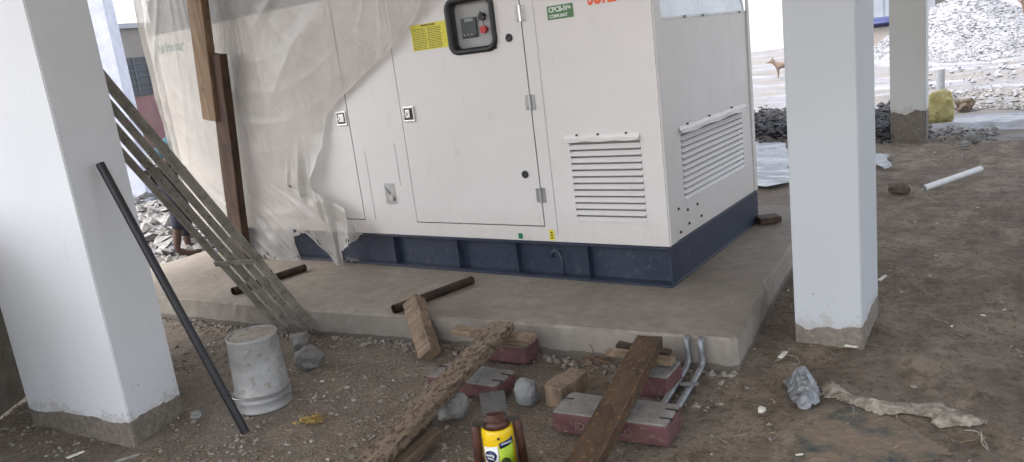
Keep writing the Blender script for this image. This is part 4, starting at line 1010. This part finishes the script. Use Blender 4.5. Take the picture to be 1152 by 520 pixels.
def litter(name, n, sampler, mat, seed, label, cat, ln, wd):
    rnd = random.Random(seed); bm = B()
    for k in range(n):
        x, y, z = sampler(rnd); L_ = ln*rnd.uniform(.3, 1.2); a = rnd.uniform(0, 6.3); R = Matrix.Rotation(a, 3, 'Z') @ Matrix.Rotation(rnd.uniform(-.25, .25), 3, 'X')
        w_ = wd*rnd.uniform(.4, 1.2); pts = [(-L_/2, -w_/2), (0, -w_*rnd.uniform(.2, .7)), (L_/2, -w_/2*rnd.random()), (L_*.4, w_/2), (-L_*.3, w_*rnd.uniform(.3, .6))]
        lo = [bm.verts.new(R @ Vector((p[0], p[1], .004*rnd.random())) + Vector((x, y, z+.006))) for p in pts]; hi = [bm.verts.new(v.co+Vector((0, 0, .0015))) for v in lo]
        bm.faces.new(lo[::-1]); bm.faces.new(hi)
        for i in range(5): bm.faces.new((lo[i], lo[(i+1) % 5], hi[(i+1) % 5], hi[i]))
    tag(obj(name, bm, M[mat]), label, cat, kind='stuff')
M['straw'] = simple('dry_straw', (.3, .23, .14), (.42, .34, .22), 30, .9)
litter('straw', 420, s_near, 'straw', 31, 'bits of straw and fibre trodden into the gravel at the left and centre', 'straw', .04, .004)
litter('straw', 260, s_right, 'straw', 32, 'bits of straw and fibre trodden into the brown soil at the right', 'straw', .06, .004)
litter('paper_litter', 70, s_near, 'paper', 33, 'tiny pale scraps littering the gravel near the drum', 'litter', .022, .012)
litter('paper_litter', 60, s_right, 'paper', 34, 'tiny pale scraps littering the brown soil at the right', 'litter', .03, .014)
def s_foot(rnd):
    x = rnd.uniform(-6, -1.2); yf = interp([(-6.33, 2.74), (-5.22, 2.84), (-3.7, 2.955), (-2.41, 3.13), (-1.15, 3.245)], x); y = yf-abs(rnd.gauss(0, .05))
    return x, y, gh(x, y)
chips('edge_spoil', 900, s_foot, .006, .03, 'chip', 35, 'crumbs of mortar and stone heaped along the foot of the slab', 'spoil')
def s_slab(rnd): return rnd.uniform(-5.8, -1.4), rnd.uniform(3.15, 3.85), SZ
chips('slab_grit', 260, s_slab, .002, .009, 'chip', 36, 'grit and crumbs scattered on the slab in front of the base frame', 'grit')
# puddles of wet ground
def blob(name, pts, mat, z, **kw):
    bm = B(); P3 = [on_z(x, y, z) for x, y in pts]; vs = []
    n = len(P3)
    for k in range(n):
        for t in (0, .25, .5, .75): q = P3[k].lerp(P3[(k+1) % n], t); vs.append(bm.verts.new((q.x+.12*noise.noise(q*2), q.y+.2*noise.noise(q*2+Vector((5, 0, 0))), z)))
    bm.faces.new(vs); o = obj(name, bm, mat); tag(o, **kw)
blob('puddle', [(845, 160), (866, 158), (884, 160), (889, 172), (890, 205), (866, 210), (840, 207)], M['wet'], .022, kind='structure')
blob('puddle', [(975, 168), (1004, 174), (1005, 182), (990, 190), (978, 186)], M['wet'], .022, kind='structure')
# gravel pile
PC = at_dist(1086, 40, 27.5)
def pile_h(x, y):
    h = 0
    for (cx, cy, H_, r) in ((PC.x, PC.y, 1.85, 3.1), (PC.x+2.9, PC.y+.4, 1.25, 3.4), (PC.x+1.6, PC.y-3.2, .5, 2.8)):
        d = math.hypot(x-cx, y-cy)/r; h = max(h, H_*(1-d) if d < 1 else 0)
    return h
def build_pile():
    bm = B(); n = 90; g = []
    for i in range(n+1):
        g.append([])
        for j in range(n+1):
            x, y = PC.x-5.5+14*i/n, PC.y-6.5+12*j/n; h = pile_h(x, y); g[-1].append(bm.verts.new((x, y, h+(.09*fbm(x, y, 1.6, 4) if h > .01 else -.1))))
    for i in range(n):
        for j in range(n): bm.faces.new((g[i][j], g[i+1][j], g[i+1][j+1], g[i][j+1]))
    o = obj('stone_heap', bm, M['gravel_white']); tag(o, 'big heap of pale crushed stone in the yard behind the far pillar', 'stone heap')
build_pile()
def s_pile(rnd):
    while True:
        x, y = PC.x+rnd.uniform(-4.6, 7.4), PC.y+rnd.uniform(-6, 1); h = pile_h(x, y)
        if h > .05: return x, y, h+.06*fbm(x, y, 1.6, 4)
chips('crushed_stone', 16000, s_pile, .012, .06, 'gravel_white', 12, 'loose pale crushed stones covering the big heap', 'crushed stone')
# ------------------------------------------------------------------ background buildings
def bld(name, pa, pb, h, depth, mat, label, cat, z0=-.1, extra=None):
    a, b = Vector((pa.x, pa.y)), Vector((pb.x, pb.y)); nrm = Vector((-(b-a).y, (b-a).x)).normalized()
    if nrm.dot(a) < 0: nrm = -nrm
    e = empty(name, (a.x, a.y, 0), label, cat); bm = B(); prism(bm, [a, b, b+nrm*depth, a+nrm*depth], z0, h); obj('wall', bm, mat, e)
    bm = B(); u = (b-a).normalized(); prism(bm, [a-u*.1-nrm*.1, b+u*.1-nrm*.1, b+u*.1+nrm*(depth+.1), a-u*.1+nrm*(depth+.1)], h+.002, h+.14); obj('coping', bm, M['b_grey'] if mat is M['b_beige'] else mat, e)
    return e, a, b, nrm
# neighbour house at left: beige upper wall, louvre window, dull red lower wall
pa, pb = at_dist(60, 60, 24.), at_dist(215, 60, 26.)
hz = at_dist(140, 26, 24.8).z
e, a, b, nrm = bld('neighbour_house', pa, pb, hz-.14, 4, M['b_beige'], 'beige and dull red neighbouring house seen behind the wrapped generator', 'house')
lz = at_dist(168, 108, 25).z
bm = B(); prism(bm, [a-nrm*.06, b-nrm*.06, b-nrm*.004, a-nrm*.004], -.1, lz); obj('lower_wall', bm, M['b_pink'], e)
wa = at_dist(138, 62, 24.9); wb = at_dist(163, 62, 25.15); zt = wa.z-.1; zb = lz+.05
w0, w1 = Vector((wa.x, wa.y)), Vector((wb.x, wb.y)); t0 = (w0-a).dot((b-a).normalized()); t1 = (w1-a).dot((b-a).normalized()); u = (b-a).normalized()
q0, q1 = a+u*(t0-.6), a+u*t1
bm = B(); prism(bm, [q0-nrm*.05, q1-nrm*.05, q1-nrm*.003, q0-nrm*.003], zb, zt); wn_ = obj('window', bm, M['b_dark'], e)
bm = B()
for k in range(1, 6): z = zb+(zt-zb)*k/6; prism(bm, [q0-nrm*.075, q1-nrm*.075, q1-nrm*.052, q0-nrm*.052], z-.012, z+.012)
for k in range(0, 4): q = q0.lerp(q1, k/3); prism(bm, [q-u*.02-nrm*.078, q+u*.02-nrm*.078, q+u*.02-nrm*.051, q-u*.02-nrm*.051], zb, zt)
obj('louvre_bars', bm, M['b_bars'], wn_)
# white compound wall and shed far beyond
bld('compound_wall', at_dist(780, 60, 44.), at_dist(985, 60, 50.), 3.6, .25, M['b_white'], 'long white compound wall far behind the generator end', 'wall')
e, a, b, nrm = bld('ribbed_shed', at_dist(966, 10, 40.), at_dist(1036, 10, 40.), 4.5, 6, M['b_bluewhite'], 'pale blue white ribbed sheet shed behind the far pillar', 'shed')
bm = B(); u = (b-a).normalized(); L = (b-a).length
k = 0.
while k < L: q = a+u*k; prism(bm, [q-nrm*.05, q+u*.12-nrm*.05, q+u*.12-nrm*.002, q-nrm*.002], 0, 4.5); k += .45
obj('sheet_ribs', bm, M['b_bluewhite'], e)
bld('grey_building', at_dist(1040, 5, 48.), at_dist(1052, 5, 48.), 6, 3, M['b_grey'], 'narrow grey building left of the top of the stone heap', 'building')
bld('grey_building', at_dist(1098, 5, 52.), at_dist(1118, 5, 52.), 6, 3, M['b_grey'], 'grey building showing above the right shoulder of the stone heap', 'building')
# blue tarpaulin heap
def build_tarp():
    p = at_dist(994, 24, 30.); bm = B(); r = bmesh.ops.create_icosphere(bm, subdivisions=4, radius=1)
    for v in r['verts']:
        q = v.co; k = 1+.25*noise.noise(q*2.5); v.co = Vector((p.x+q.x*1.1*k, p.y+q.y*.8, max(0, p.z-.05+q.z*.17*k+.05*abs(noise.noise(q*6)))))
    e = empty('covered_stack', (p.x, p.y, 0), 'low stack under a blue tarpaulin in front of the ribbed shed', 'covered stack')
    obj('tarpaulin', bm, M['tarp'], e, True)
    bm = B(); bx(bm, p.x-1.0, p.x+1.0, p.y-.6, p.y+.6, 0, p.z-.16, .03); obj('stack_body', bm, M['b_beige'], e)
build_tarp()
# bare brown tree at the top right
def build_tree():
    p = at_dist(1150, 30, 21.); base = Vector((p.x+.15, p.y, 0)); e = empty('small_tree', base, 'brown leaved small tree at the right in front of the stone heap', 'tree')
    bm = B(); tube(bm, [base, base+Vector((-.05, 0, .8)), base+Vector((-.2, 0, 1.5)), base+Vector((-.3, .1, 2.6))], [.035, .03, .025, .01], 8)
    for k in range(9):
        a = k*2.4; z = 1.1+k*.15; q = base+Vector((-.15, 0, z)); tube(bm, [q, q+Vector((math.cos(a)*.3, math.sin(a)*.3, .25)), q+Vector((math.cos(a)*.65, math.sin(a)*.6, .6))], [.014, .01, .004], 5)
    obj('trunk', bm, M['bark'], e)
    bm = B(); rnd = random.Random(4)
    cl = [(rnd.gauss(-.1, .4), rnd.gauss(0, .4), 2.0+rnd.gauss(0, .42)) for _ in range(26)]
    for k in range(1700):
        c = rnd.choice(cl); q = base+Vector((c[0]+rnd.gauss(0, .13), c[1]+rnd.gauss(0, .13), c[2]+rnd.gauss(0, .11)))
        R = Matrix.Rotation(rnd.uniform(0, 6.3), 3, 'Z') @ Matrix.Rotation(rnd.uniform(-1.2, 1.2), 3, 'X'); s = rnd.uniform(.025, .05)
        vs = [bm.verts.new(q+R @ Vector(v)) for v in ((-s, 0, 0), (0, -s*.4, 0), (s, 0, 0), (0, s*.4, .01))]; bm.faces.new(vs)
    obj('crown', bm, M['leaf'], e)
build_tree()
# ------------------------------------------------------------------ living things (skin modifier, baked)
def skinned(name, verts, edges, radii, mat, parent=None, sub=2, root=0):
    me = bpy.data.meshes.new(name); me.from_pydata([tuple(v) for v in verts], edges, []); o = bpy.data.objects.new(name, me); C.objects.link(o)
    o.modifiers.new('skin', 'SKIN'); s = o.modifiers.new('sub', 'SUBSURF'); s.levels = sub; s.render_levels = sub
    for k, r in enumerate(radii):
        sv = me.skin_vertices[0].data[k]; sv.radius = (r, r) if not isinstance(r, tuple) else r; sv.use_root = (k == root)
    dg = bpy.context.evaluated_depsgraph_get(); m2 = bpy.data.meshes.new_from_object(o.evaluated_get(dg)); bpy.data.objects.remove(o)
    m2.name = name; m2.materials.clear(); m2.materials.append(mat)
    for p in m2.polygons: p.use_smooth = True
    n = bpy.data.objects.new(name, m2); C.objects.link(n)
    if parent is not None:
        n.parent = parent; m2.transform(Matrix.Translation(-parent.location))
    return n
def build_person():
    fp = on_z(204, 291, 0); base = Vector((fp.x, fp.y, 0)); e = empty('person', base, 'barefoot person in teal shirt and rolled navy trousers bending behind the wrapped generator', 'person')
    f = Vector((.45, .89, 0)).normalized(); s = Vector((f.y, -f.x, 0))     # facing the generator end, s = their right
    P = lambda fw, sd_, z: base+f*fw+s*sd_+Vector((0, 0, z))
    V, E, Rr = [], [], []
    def add(p, r, prev=None):
        V.append(p); Rr.append(r)
        if prev is not None: E.append((prev, len(V)-1))
        return len(V)-1
    pel = add(P(.02, -.12, .95), .125); w_ = add(P(.12, -.12, 1.06), .115, pel); ch = add(P(.34, -.12, 1.22), .135, w_); nk = add(P(.50, -.12, 1.28), .062, ch); hd = add(P(.58, -.12, 1.33), .085, nk); hd2 = add(P(.70, -.12, 1.36), .08, hd)
    for sg, hipx, footfw in ((1, -.02, .0), (-1, -.22, .12)):
        h = add(P(.03, hipx, .86), .088, pel); k = add(P(.06+footfw*.5, hipx+.01, .48), .058, h); an = add(P(footfw-.02, hipx+.02, .09), .036, k); t = add(P(footfw+.06, hipx+.02, .04), .036, an); add(P(footfw+.17, hipx+.03, .025), .022, t)
    for sg in (1, -1):
        sh = add(P(.40, -.12+sg*.17, 1.2), .055, ch); el = add(P(.55, -.12+sg*.2, .97), .042, sh); wr = add(P(.76, -.12+sg*.15, .95), .028, el); hn = add(P(.83, -.12+sg*.14, .94), .03, wr)
        for q in range(4): add(P(.92, -.12+sg*.14+(q-1.5)*.02, .93+.004*q), .009, hn)
        add(P(.86, -.12+sg*.10, .93), .011, hn)
    skinned('body', V, E, Rr, M['skin'], e)
    def part(pts, rs, name, mat):
        bm = B(); tube(bm, pts, rs, 18); obj(name, bm, mat, e, True)
    V2 = [P(.0, -.12, .90), P(.12, -.12, 1.06), P(.34, -.12, 1.22), P(.46, -.12, 1.265), P(.40, .07, 1.19), P(.50, .09, 1.04), P(.40, -.31, 1.19), P(.50, -.33, 1.04)]
    skinned('shirt', V2, [(0, 1), (1, 2), (2, 3), (2, 4), (4, 5), (2, 6), (6, 7)], [.15, .14, .16, .09, .075, .06, .075, .06], M['shirt'], e)
    V3 = [P(.02, -.12, .92), P(.03, -.02, .82), P(.065, -.01, .48), P(.03, -.003, .27), P(.03, -.22, .82), P(.12, -.21, .48), P(.11, -.21, .16)]
    skinned('trousers', V3, [(0, 1), (1, 2), (2, 3), (0, 4), (4, 5), (5, 6)], [.142, .107, .082, .072, .107, .082, .068], M['trouser'], e)
    bm = B(); r = bmesh.ops.create_icosphere(bm, subdivisions=3, radius=1)
    for v in r['verts']: q = v.co; v.co = P(.60, -.12, 1.385)+Vector((q.x*.105, q.y*.105, q.z*.085))
    obj('hair', bm, M['hair'], e, True)
build_person()
def build_dog():
    c = on_z(876, 88, 0); e = empty('brown_dog', (c.x, c.y, 0), 'tan brown dog standing in the bright yard left of the right pillar', 'dog')
    f = Vector((-.93, -.36, 0)).normalized(); s = Vector((-f.y, f.x, 0)); P = lambda fw, sd_, z: Vector((c.x, c.y, 0))+f*fw+s*sd_+Vector((0, 0, z))
    V, E, Rr = [], [], []
    def add(p, r, prev=None):
        V.append(p); Rr.append(r)
        if prev is not None: E.append((prev, len(V)-1))
        return len(V)-1
    ch = add(P(.0, 0, .43), .13); bl = add(P(-.26, 0, .45), .11, ch); hp = add(P(-.5, 0, .46), .085, bl)
    nk = add(P(.12, 0, .55), .062, ch); hd = add(P(.2, 0, .63), .075, nk); mz = add(P(.31, 0, .59), .042, hd); add(P(.37, 0, .575), .03, mz)
    for sg in (1, -1):
        a = add(P(.18, sg*.04, .70), .02, hd); add(P(.17, sg*.06, .76), .01, a)
        sh = add(P(.02, sg*.08, .36), .055, ch); wr = add(P(.0, sg*.08, .19), .032, sh); ft = add(P(.01, sg*.07, .04), .019, wr); add(P(.05, sg*.07, .02), .019, ft)
        th = add(P(-.50, sg*.07, .36), .055, hp); kn = add(P(-.44, sg*.08, .27), .034, th); hk = add(P(-.57, sg*.08, .16), .021, kn); pf = add(P(-.55, sg*.08, .03), .018, hk); add(P(-.5, sg*.08, .02), .018, pf)
    t = add(P(-.62, 0, .5), .02, hp); add(P(-.78, 0, .58), .012, t)
    V = [Vector((c.x+(v.x-c.x)*.78, c.y+(v.y-c.y)*.78, v.z*.78)) for v in V]; Rr = [q*.78 for q in Rr]
    b = skinned('body', V, E, Rr, M['fur'], e)
    bm = B(); r = bmesh.ops.create_icosphere(bm, subdivisions=2, radius=.016, matrix=Matrix.Translation(P(.305, 0, .452))); obj('nose', bm, M['fur_dark'], e)
build_dog()
